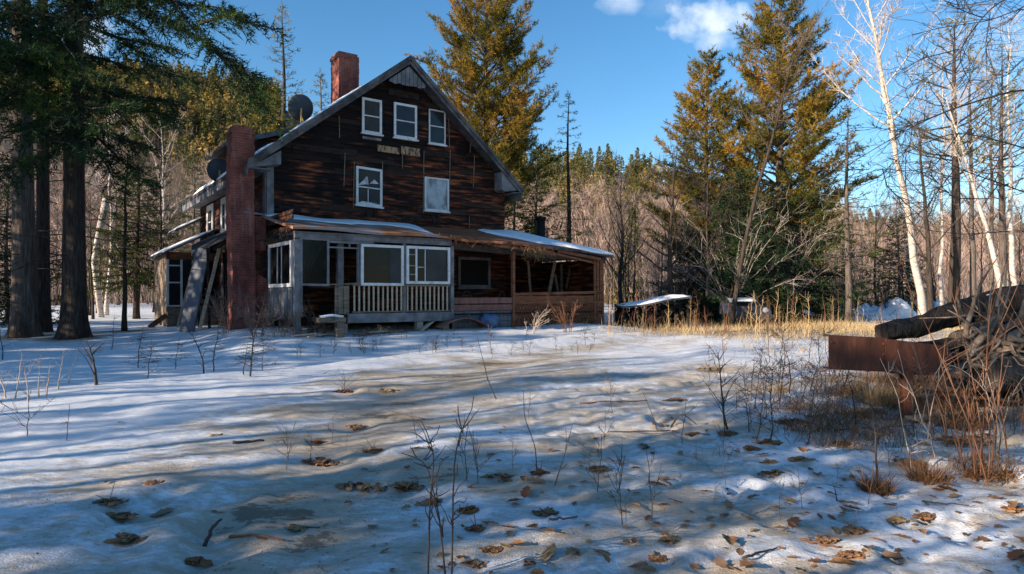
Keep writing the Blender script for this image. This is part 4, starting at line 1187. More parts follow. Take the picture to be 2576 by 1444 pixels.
def bare(seed, h, r0, start=.35, nmain=14, nsub=7, ntw=9, spread=.42, lean=(0, 0), up=.9, twl=.55, tww=.012, curve=.3, stems=None, crook=.03):
    """leafless tree: trunk and boughs in one mesh, twigs in another"""
    rg = np.random.default_rng(seed); tr, cr = MB(), MB()
    zs = np.linspace(0, 1, 12)
    wob = np.cumsum(rg.normal(0, crook * h / 12 * 2, (12, 2)), axis=0); wob -= wob[0]
    P = np.stack([lean[0] * zs ** 1.3 + wob[:, 0], lean[1] * zs ** 1.3 + wob[:, 1], zs * h], -1)
    rad = r0 * (1 - zs) ** .9 + .012; rad[0] *= 1.25
    tr.tube(P, rad, 8)
    tp, tdir, tl = [], [], []
    a = rg.uniform(0, 6)
    for i in range(nmain):
        f = start + (1 - start) * (i + rg.random()) / nmain
        a += 2.4 + rg.normal(0, .5)
        p = resample(P, np.array([f]))[0]
        ln = h * spread * (1 - f * .72) * rg.uniform(.55, 1.15)
        e = up + rg.normal(0, .22)
        k = np.linspace(0, 1, 6)
        Q = p[None] + rot2(a)[None] * (ln * k)[:, None]
        Q[:, 2] += ln * (e * k + curve * k * k)
        Q += np.cumsum(rg.normal(0, .03 * ln, Q.shape), axis=0) * (k > 0)[:, None]
        rb = max(.008, r0 * .42 * (1 - f) ** .7)
        tr.tube(Q, rb * (1 - k) + .005, 5, False)
        for j in range(nsub):
            g = .2 + .8 * (j + rg.random()) / nsub
            p2 = resample(Q, np.array([g]))[0]
            d = unit(unit(Q[-1] - Q[0]) * .8 + rg.normal(0, .5, 3) + [0, 0, .25])
            l2 = ln * .5 * (1.15 - g) * rg.uniform(.6, 1.2) + .15
            S = p2[None] + d[None] * (l2 * np.linspace(0, 1, 4))[:, None] + np.cumsum(rg.normal(0, .04 * l2, (4, 3)), axis=0) * np.array([0, 1, 1, 1])[:, None]
            cr.tube(S, np.linspace(max(.006, rb * .35), .003, 4), 3, False)
            uu = rg.uniform(.15, 1, ntw)
            tp.append(resample(S, uu)); tdir.append(unit(d[None] * .7 + rg.normal(0, .55, (ntw, 3)) + [0, 0, .15])); tl.append(twl * rg.uniform(.4, 1.1, ntw))
    if tp:
        tp = np.concatenate(tp); tdir = np.concatenate(tdir); tl = np.concatenate(tl)
        wv = unit(np.cross(tdir, rg.normal(0, 1, tp.shape))) * (tww / 2)
        cr.tris(tp, tdir, wv, tl)
    return tr, cr


def at(px, d): x = (px - CX) / FX * d; return (x, d, hz1(x, d) - .05)


def htop(py, d, x): return CAMZ + (HY - py) / FX * d - hz1(x, d)


# --- the conifers one can tell apart
def con(name, label, px, d, ytop, Rm, ztop_extra=0, z0f=.12, leaf='needle_olive', bark='bark_grey', **k):
    l = at(px, d); h = htop(ytop, d, l[0])
    tr, cr = conifer(k.pop('seed'), h, Rm, h * z0f, **k)
    return tree(name, label, l, tr, cr, bark, leaf)


con('pine_tree', 'tall sunlit golden pine rising behind the right slope of the house roof', 1222, 36, -70, 5.0, seed=3, form='pine', nbr=180, z0f=.27, irr=.25, leaf='needle_gold', dens=42, L=.20, wd=.035, step=.115)
con('spruce_tree', 'small narrow spruce with a bare stem right of the tall golden pine', 1430, 40, 243, 1.05, seed=4, form='thin', nbr=46, z0f=.33, dens=20, leaf='needle_olive', bark='bark_dark')
con('spruce_tree', 'narrow spruce with a pointed bare tip behind the left side of the house', 712, 38, 20, 2.5, seed=5, form='spruce', nbr=110, z0f=.2, dens=18, leaf='needle_olive', bark='bark_dark', gap=1.6)
con('spruce_tree', 'short spruce between the narrow spruce and the rooftop chimney', 806, 40, 185, 1.7, seed=6, nbr=90, z0f=.15, leaf='needle_olive')
con('spruce_tree', 'bushy olive spruce behind the upper satellite dish', 655, 34, 255, 2.6, seed=7, nbr=110, z0f=.1, leaf='needle_olive', dens=22)
con('spruce_tree', 'dark green spruce behind the roof of the annex', 487, 44, 385, 2.4, seed=8, nbr=100, z0f=.08, leaf='needle_green', dens=20)
con('spruce_tree', 'rounded green evergreen behind the right eave of the house', 1348, 34, 372, 2.1, seed=9, nbr=120, z0f=.05, leaf='needle_green', dens=26, irr=.3)
con('spruce_tree', 'yellow green evergreen close behind the right wall of the house', 1292, 33, 430, 1.6, seed=10, nbr=110, z0f=.05, leaf='needle_olive', dens=24, irr=.3)
con('pine_tree', 'shorter golden pine left of the tallest tree at the right', 1778, 33, 142, 3.3, seed=12, form='pine', nbr=140, irr=.25, z0f=.16, leaf='needle_gold', dens=42, L=.20, wd=.035, step=.12)
con('pine_tree', 'tallest golden green pine at the right with upswept boughs', 1962, 32, -60, 4.3, seed=13, form='pine', nbr=170, irr=.25, z0f=.16, leaf='needle_gold', dens=42, L=.20, wd=.035, step=.12)
con('spruce_tree', 'thin spruce with many bare boughs right of the tallest pine', 2132, 27, 262, 1.5, seed=14, form='thin', nbr=70, z0f=.25, leaf='needle_green', bark='bark_grey', bare=.35, dens=14)
con('spruce_tree', 'broad dark spruce with boughs to the ground under the tall pines', 1860, 29, 425, 3.0, seed=15, nbr=150, z0f=.03, leaf='needle_dark', bark='bark_dark', dens=24)
con('spruce_tree', 'dark spruce right of the broad one with low hanging boughs', 2010, 30, 400, 3.0, seed=16, nbr=140, z0f=.04, leaf='needle_dark', bark='bark_dark', dens=22)
con('spruce_tree', 'lower dark spruce at the left edge of the evergreen group', 1735, 31, 560, 2.3, seed=17, nbr=110, z0f=.03, leaf='needle_dark', bark='bark_dark', dens=22)
con('pine_tree', 'sparse pine with dark trunk at the right among the pale birches', 2402, 24, 60, 2.4, seed=18, form='pine', nbr=60, z0f=.5, leaf='needle_olive', bark='bark_dark', dens=11, bare=.3, r0=.2)
con('pine_tree', 'sparse pine farther back near the right edge of the photo', 2520, 30, 130, 2.3, seed=19, form='pine', nbr=60, z0f=.45, leaf='needle_olive', bark='bark_grey', dens=11, bare=.3, r0=.17)
con('spruce_tree', 'low dark green spruce behind the snow heap at the right', 2260, 36, 545, 2.2, seed=20, nbr=90, z0f=.04, leaf='needle_green', dens=20)
con('spruce_tree', 'dark young spruce half hidden between the big trunks at the left', 20, 27, 420, 2.6, seed=21, nbr=100, z0f=.05, leaf='needle_dark', dens=20)
con('spruce_tree', 'dark spruce standing right of the two big trunks at the left', 345, 33, 330, 2.5, seed=22, nbr=110, z0f=.2, leaf='needle_green', dens=20, bark='bark_dark')

con('spruce_tree', 'low broad dark spruce in front under the two golden pines', 1868, 27.5, 560, 2.7, seed=23, nbr=130, z0f=.03, leaf='needle_dark', bark='bark_dark', dens=24)
# --- the two big pines at the left and their hanging boughs
def big_pine(label, px, d, r, boughs, seed, top=17, lean=0.0, bark='bark_grey', broken=False):
    l = at(px, d); t = thing('pine_tree', label, 'tree', l)
    rg = np.random.default_rng(seed); tr = MB(); cr = MB()
    zs = np.array([0, .25, .6, 1.2, 2.2, 4, 6, 8, 10, 12, 14, top])
    prof = np.array([1.75, 1.42, 1.2, 1.08, 1, .94, .88, .82, .74, .62, .45, .2])
    n = 26; aa = np.linspace(0, 2 * math.pi, n, endpoint=False); ph = rg.uniform(0, 6)
    X = np.array([[[lean * z + r * p * (1 + (.05 + .22 * max(0, p - 1)) * math.sin(4 * a + ph) + .025 * math.sin(11 * a + z)) * math.cos(a), r * p * (1 + .05 * math.sin(9 * a + 2 * z)) * math.sin(a), z - .1] for a in aa] for z, p in zip(zs, prof)])
    tr.grid(X, closed=True)
    l = np.array(l)
    for (pts, dd, kw) in boughs:
        P = np.array([W(x, y, q) for (x, y), q in zip(pts, np.linspace(dd[0], dd[1], len(pts)))]) - l
        z = P[0, 2] if kw.pop('root', True) else None
        if z is not None: P = np.vstack([[lean * z, 0, min(z + .15, top - 1)], P])
        P = resample(P, np.linspace(0, 1, 12))
        ln = np.linalg.norm(np.diff(P, axis=0), axis=1).sum()
        tr.tube(P, np.linspace(min(.07, .012 * ln + .012), .008, 12), 5, False)
        spray(cr, P, rg, **{**dict(bl=.16, blmin=.30, dens=36, L=.17, wd=.026, droop=.3, start=.3, step=.085, flat=.35, spread=.8), **kw})
    for i in range(34):          # boughs above the picture and behind
        z = rg.uniform(8.0, top); a = rg.uniform(1.6, 4.9); ln = rg.uniform(1.5, 3.4) * (1.1 - z / top * .6)
        k = np.linspace(0, 1, 7); P = np.array([lean * z, 0, z])[None] + rot2(a)[None] * (ln * k)[:, None]; P[:, 2] += ln * (.12 * k - .28 * k * k)
        tr.tube(P, np.linspace(.045, .008, 7), 4, False)
        spray(cr, P, rg, bl=.25, blmin=.25, dens=26, L=.19, wd=.032, droop=.3, start=.3, step=.12, flat=.4)
    for i in range(14):          # dead stubs
        z = rg.uniform(1.8, 6.5); a = rg.uniform(3.4, 6.8); ln = rg.uniform(.5, 2.2)
        k = np.linspace(0, 1, 5); P = np.array([lean * z, 0, z])[None] + rot2(a)[None] * (ln * k)[:, None]; P[:, 2] += ln * (-.1 * k + rg.uniform(-.3, .2) * k * k)
        tr.tube(P, np.linspace(.022, .006, 5), 4, False)
    tr.build('trunk', MT[bark], t, True); cr.build('crown', MT['needle_dark'], t)
    return t


BO2 = [([(427, -20), (488, 82), (533, 122), (600, 160), (668, 215)], (17, 15.5), {}),
       ([(500, 60), (560, 40), (620, 55), (690, 75)], (16.5, 15.5), dict(root=False, start=.0)),
       ([(520, 110), (585, 170), (640, 240), (690, 310)], (16.5, 15.5), dict(root=False, start=0.05)),
       ([(590, 150), (625, 200), (635, 250)], (16, 15.6), dict(root=False, start=.0)),
       ([(290, -10), (396, 46), (472, 76)], (18, 16.5), dict(start=.1)),
       ([(330, -40), (430, 10), (540, 15), (610, 35)], (18, 17), dict(start=.2)),
       ([(207, 61), (320, 104), (381, 171), (475, 195)], (18.5, 16), dict(start=.35)),
       ([(300, 95), (370, 110), (452, 128)], (17.8, 16.8), dict(root=False, start=.0)),
       ([(198, 134), (274, 152), (378, 189)], (18.5, 17.5), dict(start=.5, dens=30)),
       ([(195, 216), (305, 240), (442, 253)], (19, 17), dict(start=.25)),
       ([(195, 240), (290, 262), (400, 285), (440, 300)], (19, 17), dict(start=.25)),
       ([(195, 305), (274, 341), (384, 378)], (19, 17.5), dict(start=.2)),
       ([(213, 312), (300, 400), (372, 462)], (19, 17.5), dict(start=.2)),
       ([(210, 330), (270, 420), (300, 480)], (19, 18), dict(start=.2)),
       ([(190, -20), (240, 30), (300, 40), (350, 80)], (18, 17), dict(start=.1)),
       ([(190, 20), (130, 60), (60, 90)], (18, 16.5), {}), ([(190, 260), (130, 300), (70, 330)], (18, 16), {}),
       ([(190, 90), (120, 150), (40, 170)], (18, 16), {}), ([(190, 330), (120, 400), (40, 420)], (18, 16.5), {})]
BO1 = [([(60, 190), (130, 240), (220, 275), (314, 262)], (18, 15.5), {}), ([(40, 120), (-30, 110), (-80, 150)], (17, 15), {}),
       ([(20, 105), (50, 118), (110, 130)], (16.5, 15.5), dict(start=0.0)), ([(60, 320), (120, 350), (240, 375)], (18, 16), {}),
       ([(60, 30), (140, 40), (230, 90)], (18, 16), {}), ([(60, 60), (150, 100), (210, 170)], (18, 16), {}),
       ([(60, 10), (0, 40), (-60, 60)], (18, 16), {}), ([(50, 220), (-10, 260), (-70, 300)], (18, 16), {}), ([(40, 400), (-10, 470), (-60, 520)], (18, 16.5), {}),
       ([(60, 250), (110, 290), (180, 300), (260, 320)], (17.5, 15.5), {}), ([(60, 130), (130, 180), (200, 200), (260, 190)], (17.5, 15.5), {})]
big_pine('big pine with a dark flared trunk and long boughs hanging over the roof', 186, 19.4, .285, BO2, 31, bark='bark_dark')
big_pine('big pine trunk at the far left with sunlit lower bark', 62, 20.0, .30, BO1, 32, bark='bark_grey', lean=-.01)
big_pine('dark slimmer pine trunk close behind the sunlit trunk at the left', 108, 21.5, .20, [([(108, 150), (60, 190), (20, 260)], (20, 19), {}), ([(108, 80), (160, 130), (240, 150)], (20, 19), {})], 33, bark='bark_dark')

# --- bare trees that stand out
def bt(name, label, px, d, ytop, r0, bark, twig, seed, **k):
    l = at(px, d); h = htop(ytop, d, l[0])
    tr, cr = bare(seed, h, r0, **k)
    return tree(name, label, l, tr, cr, bark, twig)


MT['bark_pale'] = M('bark_pale', [(.35, (.34, .28, .23)), (.6, (.62, .54, .46))], 4, (1, 1, 2.5), .8, .2, .3, 12, .02)
bt('birch_tree', 'tall white birch at the right with pale upswept limbs', 2326, 25, -120, .135, 'bark_pale', 'twig_pale', 41, lean=(-2.3, 0), start=.45, nmain=22, nsub=10, ntw=12, spread=.32, up=1.15, twl=.6, tww=.012)
bt('birch_tree', 'pale birch leaning left at the far right', 2540, 23, 230, .10, 'bark_pale', 'twig_pale', 42, lean=(-2.2, .3), start=.55, nmain=10, spread=.25)
bt('birch_tree', 'slim straight pale birch close to the right edge', 2556, 28, 60, .11, 'bark_pale', 'twig_pale', 43, start=.5, nmain=10, spread=.25)
bt('bare_tree', 'dark bare tree with short stubs behind the end of the log', 2343, 23, 300, .10, 'bark_dark', 'twig_brown', 44, lean=(-.5, 0), start=.3, nmain=12, spread=.25)
bt('bare_tree', 'brown bare tree with two tall limbs far right behind the log', 2450, 27, 120, .12, 'bark_grey', 'twig_pink', 45, start=.3, nmain=16, spread=.28)
bt('bare_tree', 'thin brown tree between the dark pine and the leaning birch', 2497, 31, 150, .10, 'bark_grey', 'twig_pink', 46, start=.3, nmain=14, spread=.25)
bt('bare_tree', 'dark upright bare tree at the left of the evergreen group', 1692, 27, 395, .13, 'bark_dark', 'twig_dark', 47, start=.25, nmain=20, spread=.45, up=.75, nsub=6)
bt('bare_tree', 'forked bare sapling right of the dark upright tree', 1778, 27, 440, .07, 'bark_dark', 'twig_dark', 48, start=.3, nmain=10, spread=.35)
bt('dead_tree', 'long grey dead tree leaning right across the tall golden pine', 1838, 25, 40, .085, 'bark_dark', 'twig_brown', 49, lean=(2.6, 0), start=.55, nmain=12, spread=.26, crook=.025)
bt('birch_tree', 'white birch stem in the shaded wood left of the house', 268, 36, 300, .10, 'bark_birch', 'twig_pale', 50, lean=(.5, 0), start=.45, nmain=12, spread=.3)
bt('birch_tree', 'pale forked birch in the sunlit wood above the annex', 420, 52, 290, .16, 'bark_pale', 'twig_pink', 51, start=.3, nmain=16, spread=.45, lean=(-.5, 0))
bt('bare_tree', 'slim dark tree standing alone in the snow left of the house', 313, 21.5, 380, .075, 'bark_dark', 'twig_dark', 52, start=.3, nmain=14, spread=.3, up=.1)
bt('bare_tree', 'thin straight dark tree in front of the shaded wood left of the annex', 398, 33, 360, .06, 'bark_dark', 'twig_dark', 53, start=.4, nmain=12, spread=.2)
bt('bare_tree', 'bare spreading tree right of the porch roof corner', 1560, 36, 440, .12, 'bark_dark', 'twig_brown', 54, start=.2, nmain=20, spread=.42, up=1.2)
# snapped birch: a leaning broken stem with peeling bark
l = at(255, 34); t = thing('broken_birch', 'snapped birch stem with peeling bark leaning in the wood left of the house', 'tree', l)
q = MB(); P = np.array([W(236, 660, 34), W(243, 610, 34), W(255, 560, 34), W(268, 500, 34)]) - np.array(l); P = np.vstack([[0, 0, 0], P])
q.tube(P, [.16, .13, .12, .17, .19], 8); q.build('trunk', MT['bark_birch'], t, True)
q = MB(); rg = np.random.default_rng(4)
for k in range(16): p = P[-1] + rg.normal(0, .12, 3); q.beam(p, p + [rg.uniform(-.3, .5), 0, rg.uniform(-.5, .5)], .06, .02)
q.build('splinters', MT['pale_wood'], t)

# --- overhanging bare boughs of a tree that stands just right of the photo
RB = [([(2576, 222), (2491, 244), (2382, 279), (2295, 318), (2208, 370), (2143, 409)], .016), ([(2640, -40), (2518, 0), (2470, 44), (2417, 118), (2411, 152), (2444, 213)], .017),
      ([(2576, 17), (2491, 52), (2374, 68), (2296, 87)], .009), ([(2576, 372), (2491, 348), (2413, 333), (2352, 348), (2282, 383)], .013), ([(2576, 483), (2491, 453), (2404, 422), (2317, 357)], .011),
      ([(2411, 124), (2317, 148), (2248, 192)], .007), ([(2411, 150), (2344, 187), (2256, 240)], .006), ([(2576, 579), (2426, 590), (2335, 579)], .009), ([(2576, 144), (2535, 191), (2470, 205)], .007),
      ([(2660, -60), (2560, 30), (2540, 60)], .010), ([(2491, 30), (2480, 110), (2482, 160)], .006), ([(2382, 279), (2330, 300), (2250, 330), (2200, 320)], .005), ([(2413, 333), (2350, 420), (2290, 430), (2220, 425)], .006), ([(2404, 422), (2330, 520), (2310, 540)], .006),
      ([(2220, 425), (2232, 470), (2300, 530)], .006), ([(2295, 318), (2290, 365), (2260, 400), (2235, 420)], .004), ([(2576, 300), (2500, 330), (2440, 360)], .006), ([(2576, 415), (2500, 425), (2440, 437), (2370, 470)], .008), ([(2491, 500), (2400, 500), (2330, 430)], .006), ([(2600, -20), (2420, 15), (2380, 5)], .008), ([(2470, 44), (2430, 30), (2380, 8)], .006)]
lx, ly = 8.4, 9.2
t = thing('bare_tree', 'dark bare boughs reaching in from the right edge over the log', 'tree', gp(lx, ly))
q = MB(); c = MB(); o = np.array(gp(lx, ly)); rg = np.random.default_rng(8)
tz = np.linspace(-.1, 8, 9); q.tube(np.stack([.25 * np.sin(tz * .5), 0 * tz, tz], -1), np.linspace(.16, .04, 9), 8)
tp, td_, tl = [], [], []
for pts, r in RB:
    dd = np.linspace(9.0, 8.3, len(pts)) + rg.uniform(-.4, .5)
    P = np.array([W(x, y, d) for (x, y), d in zip(pts, dd)]) - o
    if pts[0][0] >= 2560: P = np.vstack([[.25 * math.sin(max(.5, P[0, 2] - .5) * .5), 0, max(.4, P[0, 2] - .45)], P])
    n = 24; P2 = resample(P, np.linspace(0, 1, n)); P2 = np.vstack([P2[:1], (P2[:-2] + 2 * P2[1:-1] + P2[2:]) / 4, P2[-1:]])
    q.tube(P2, np.linspace(r * 1.25, .0035, n), 5, False)
    for j in range(int(16 + 900 * r)):
        u = rg.uniform(.25, 1); p = resample(P2, np.array([u]))[0]; d = unit(unit(P2[-1] - P2[0]) + rg.normal(0, .55, 3)); ll = rg.uniform(.15, .75)
        S = p + np.outer(np.linspace(0, ll, 5), d) + np.cumsum(rg.normal(0, .03 * ll, (5, 3)), 0); S[0] = p; c.tube(S, np.linspace(.0042, .002, 5), 3, False)
        for e in range(3):
            k = rg.integers(1, 5); tp.append(S[k]); td_.append(unit(d + rg.normal(0, .6, 3))); tl.append(rg.uniform(.08, .3))
tp = np.array(tp); td_ = np.array(td_); c.tris(tp, td_, unit(np.cross(td_, rg.normal(0, 1, tp.shape))) * .0028, np.array(tl))
q.build('trunk', MT['twig_dark'], t, True); c.build('crown', MT['twig_dark'], t)

# --- trees of the wood and the hillside: a few kinds, copied
CV = []
for i in range(4):
    tr, cr = conifer(60 + i, 11, 2.3 + .3 * (i % 2), .8, nbr=70, dens=11, L=.5, wd=.22, step=.30, form='pine' if i == 3 else 'spruce')
    CV.append(tree('spruce_tree', 'x', (0, 0, -60), tr, cr, 'bark_dark', 'needle_far'))
BV = []
for i in range(5):
    tr, cr = bare(70 + i, 9.5, .10, start=.22, nmain=17, nsub=7, ntw=9, spread=.40, up=1.15, twl=.9, tww=.032)
    BV.append(tree('bare_tree', 'x', (0, 0, -60), tr, cr, ['bark_grey', 'bark_pale', 'bark_dark', 'bark_grey', 'bark_grey'][i], ['twig_pink', 'twig_pink', 'twig_brown', 'twig_pink', 'twig_brown'][i]))
DV = []
for i in range(3):
    tr, cr = bare(80 + i, 10, .11, start=.35, nmain=14, nsub=6, ntw=7, spread=.33, up=1.0, twl=.7, tww=.018)
    DV.append(tree('bare_tree', 'x', (0, 0, -60), tr, cr, 'bark_dark', 'twig_brown'))
used = {}
rg = np.random.default_rng(77)


def plant(V, x, y, sc, label, group):
    src = V[rg.integers(len(V))]
    k = src.name
    if k not in used:
        used[k] = 1
        src.location = (x, y, hz1(x, y) - .1); src.rotation_euler = (0, 0, rg.uniform(0, 6.28)); src.scale = (sc, sc, sc * rg.uniform(.9, 1.15)); src['label'] = label; src['group'] = group
        return src
    return dup(src, (x, y, hz1(x, y) - .1), rg.uniform(0, 6.28), (sc, sc, sc * rg.uniform(.9, 1.15)), label, group)


nC = nB = 0
GH, GB = 'conifers on the far hillside', 'bare trees of the sunlit wood'
while nC < 265:
    px = rg.uniform(-250, 2800); d = rg.uniform(140, 258)
    if 690 < px < 1235 and rg.random() < .93: continue
    if px > 1900 and rg.random() < .6: continue
    if d < 165 and rg.random() < .6: continue
    left = px < 1000
    plant(CV, (px - CX) / FX * d, d, rg.uniform(.45, .85), 'sunlit olive conifer in the wood on the hill left of the house' if left else 'sunlit olive conifer in the wood on the hill right of the house', GH)
    nC += 1
while nB < 250:
    px = rg.uniform(-150, 2700); d = 44 + 105 * rg.random() ** .8
    if 620 < px < 1260 and rg.random() < .95: continue
    if px > 1950 and rg.random() < .35: continue
    left = px < 1000
    yt = rg.uniform(330, 520) if left else (rg.uniform(415, 560) if px < 1750 else rg.uniform(510, 640))
    sc = (HY - yt) / FX * d / 11.0
    if sc > 1.25 or sc < .35: continue
    plant(BV, (px - CX) / FX * d, d, sc, 'leafless pinkish brown tree in the wood left of the house' if left else 'leafless pinkish brown tree in the wood right of the house', GB)
    nB += 1
for k in range(40):          # the shaded front row of the wood
    px = rg.uniform(215, 600) if k < 16 else rg.choice([rg.uniform(1530, 1700), rg.uniform(2130, 2620), rg.uniform(2130, 2620)])
    d = rg.uniform(32, 44)
    left = px < 1000
    plant(DV, (px - CX) / FX * d, d, rg.uniform(.4, .65) if left else rg.uniform(.35, .7), 'thin leafless trunk at the shaded edge of the wood left of the house' if left else 'thin leafless trunk at the edge of the wood right of the house', 'thin trunks at the edge of the wood')
for k in range(14):
    px = rg.choice([rg.uniform(-80, 620), rg.uniform(2060, 2620), rg.uniform(1500, 1700)]); d = rg.uniform(48, 85)
    left = px < 1000
    plant(CV, (px - CX) / FX * d, d, rg.uniform(.35, .75), 'young conifer among the bare trees left of the house' if left else 'young conifer among the bare trees right of the house', 'young conifers in the wood')

# --- pines outside the frame, up-sun: their shadows lie over the yard and the house
OV = []
for i in range(3):
    tr, cr = conifer(90 + i, 14, 2.6, 2.0, nbr=85, dens=8, L=.4, wd=.14, step=.3, form='pine' if i else 'spruce')
    OV.append(tree('pine_tree', 'x', (0, 0, -60), tr, cr, 'bark_dark', 'needle_dark'))
OFF = [(-15, 20.5, 1.0), (-17, 23, 1.02), (-14, 25.5, 1.0), (-18, 28, 1.05), (-16, 31, 1.0), (-20, 34, 1.05), (-13.5, 22, .85), (-19, 20.5, 1.05), (-22, 26, 1.1), (-24, 32, 1.1)]
OFF += [(-25, 9.6, .8), (-26, 5.2, .95), (-20, 1.2, .8), (-13, 5.4, .8), (-15, 4.2, .85)]
OFF += [(-12, 13.9, .42), (-13, 15.0, .5), (-12.5, 16.4, .54), (-13, 17.8, .58), (-14, 19.2, .64), (-15.5, 14.6, .55), (-16, 15.8, .62), (-15.5, 17.1, .62), (-16, 18.5, .66)]
for (e, qn, sc) in OFF:
    x, y = .866 * e - .5 * qn, .5 * e + .866 * qn
    if y > 0 and x / y > -.80: print('OFF in frame', e, qn, x, y)
    plant(OV, x, y, sc, 'pine outside the photo at the left whose shadow falls across the snow', 'pines left of the photo')

for (e, qn) in ((-17, 7.4), (-15, 3.2), (-22, 12.2), (-19, 8.4), (-25, 3.4), (-11, 2.6), (-11.5, 6.7), (-10.5, 8.1), (-12, 10.6), (-11, 11.7), (-9.5, .6)):
    plant(DV, .866 * e - .5 * qn, .5 * e + .866 * qn, .9, 'bare tree outside the photo at the left whose shadow streaks the snow', 'bare trees left of the photo')

for (x, y, sc) in ((-6, -20, 1.0), (-1, -24, 1.15), (4, -19, 1.0), (8, -25, 1.2), (12, -18, 1.0), (16, -24, 1.2), (20, -17, 1.05), (24, -22, 1.2), (27, -13, 1.1), (30, -6, 1.1), (-12, -26, 1.2)):
    plant(OV, x, y, sc, 'pine behind the viewpoint whose dark crown shows in the window panes', 'pines behind the viewpoint')

bt('birch_tree', 'slender pale birch standing between the tall white birch and the dark pine', 2372, 33, 150, .085, 'bark_pale', 'twig_pale', 55, start=.4, nmain=14, spread=.26, nsub=9, ntw=10)
bt('bare_tree', 'thin tan tree right behind the snow heap', 2285, 38, 330, .08, 'bark_pale', 'twig_pink', 56, start=.35, nmain=14, spread=.28)
bt('bare_tree', 'thin tan tree between the two straight trunks at the right edge', 2530, 36, 250, .08, 'bark_pale', 'twig_pink', 57, start=.35, nmain=14, spread=.28)
# ================================================================== woods that read as one mass
rg = np.random.default_rng(101)
q = MB()
N = 3600
px = np.where(rg.random(N) < .45, rg.uniform(120, 760, N), rg.uniform(-350, 2900, N)); d = 132 + 140 * rg.random(N) ** .9
x = (px - CX) / FX * d; z = hz(x, d)
for i in range(N):
    if 700 < px[i] < 1220: continue
    h = rg.uniform(4.5, 9.0); rm = h * rg.uniform(.17, .25); n = 60
    f = rg.random(n) ** .8; a = rg.uniform(0, 6.283, n); rr_ = rm * (1 - f) ** .8
    p = np.stack([x[i] + rr_ * .35 * np.cos(a), d[i] + rr_ * .35 * np.sin(a), z[i] + 1 + f * (h - 1.2)], -1)
    u = unit(np.stack([np.cos(a), np.sin(a), rg.normal(.0, .25, n)], -1))
    wv = unit(np.cross(u, rg.normal(0, 1, (n, 3)))) * rg.uniform(.18, .4, n)[:, None]
    q.tris(p, u, wv, rr_ * rg.uniform(.6, 1.2, n) + .3)
o = q.build('hill_conifer_wood', MT['needle_far']); tag(o, 'mass of olive conifers covering the hill behind the house', 'wood', kind='stuff')
q = MB(); N = 120000
px = rg.uniform(-300, 2850, N); d = 46 + 135 * rg.random(N)
k = ~((px > 640) & (px < 1240)); px = px[k]; d = d[k]; N = len(px)
x = (px - CX) / FX * d; cl = fbm(x * .18, d * .18, 51, 3)
hh = rg.random(N) ** 1.1 * (5.5 + 5 * cl); z = hz(x, d) + np.maximum(0, hh)
u = unit(np.stack([rg.normal(0, .33, N), rg.normal(0, .33, N), np.ones(N)], -1))
q.tris(np.stack([x, d, z], -1), u, unit(np.cross(u, rg.normal(0, 1, (N, 3)))) * .017, rg.uniform(.8, 2.2, N))
o = q.build('bare_brush', MT['twig_pink']); tag(o, 'haze of fine pinkish bare twigs filling the wood', 'brush', kind='stuff')

# ================================================================== the right: log, root mass, rusted iron
def finish(o, label, cat, group=None): return tag(o, label, cat, group)


def rough_log(P, rad, seed, k=18, n=40, amp=.16):
    q = MB(); P = np.asarray(P, float); U = np.linspace(0, 1, n); Q = resample(P, U)
    T = unit(np.gradient(Q, axis=0)); S = unit(np.cross(T, [0, 0, 1.0])); V = np.cross(S, T)
    r = np.interp(U, np.linspace(0, 1, len(rad)), rad); a = np.linspace(0, 2 * math.pi, k, endpoint=False)
    kk = 1 + amp * (fbm(a[None] * 2.2 + seed, U[:, None] * 14, seed, 3) + .6 * fbm(a[None] * 1.0 + U[:, None] * 3, U[:, None] * 3 + seed, seed + 7, 2))
    kk[:, -1] = (kk[:, 0] + kk[:, -2]) / 2
    X = Q[:, None] + (S[:, None] * np.cos(a)[None, :, None] + V[:, None] * np.sin(a)[None, :, None]) * (r[:, None] * kk)[..., None]
    q.grid(X, closed=True)
    for e in (0, -1):
        c = Q[e]; ring = X[e]; m = len(ring); v = np.vstack([ring, c[None] + T[e] * .02 * (1 if e else -1)]); j = np.arange(m)
        q.add(v, f3=np.stack([j, (j + 1) % m, np.full(m, m)], -1))
    return q


tl_ = thing('fallen_log', 'big grey fallen log propped up on the root mass at the right', 'log', tuple(W(2222, 1000, 9.4)))
o_ = np.array(tl_.location)
rough_log(np.array([W(2216, 838, 9.3), W(2300, 822, 9.4), W(2400, 792, 9.6), W(2480, 768, 9.8), W(2560, 752, 10), W(2680, 735, 10.3)]) - o_, [.13, .15, .16, .17, .19, .21], 3, k=26, n=90, amp=.30).build('trunk', MT['bark_dark'], tl_, True)
q = MB()
for (a, b_, r) in (((2330, 800), (2300, 850), .03), ((2440, 800), (2405, 880), .04), ((2520, 772), (2560, 820), .06), ((2395, 880), (2440, 860), .05)):
    P = np.array([W(a[0], a[1], 9.5), W((a[0] + b_[0]) / 2 + 8, (a[1] + b_[1]) / 2, 9.35), W(b_[0], b_[1], 9.2)]) - o_; q.tube(P, [r, r * .8, r * .4], 6)
q.build('limb_stub', MT['bark_dark'], tl_, True)
q = MB(); X = []
for i, f in enumerate(np.linspace(.52, .86, 16)):
    c = resample(np.array([W(2216, 838, 9.3), W(2300, 822, 9.4), W(2400, 792, 9.6), W(2480, 768, 9.8), W(2560, 752, 10), W(2680, 735, 10.3)]), np.array([f]))[0] - o_
    X.append([[c[0], c[1] + g, c[2] + .165 + .03 * (1 - (g / .08) ** 2) * min(1, min(i, 15 - i) / 3)] for g in np.linspace(-.08, .08, 5)])
q.slab(np.array(X), .06); q.build('snow_cap', MT['snow'], tl_, True)

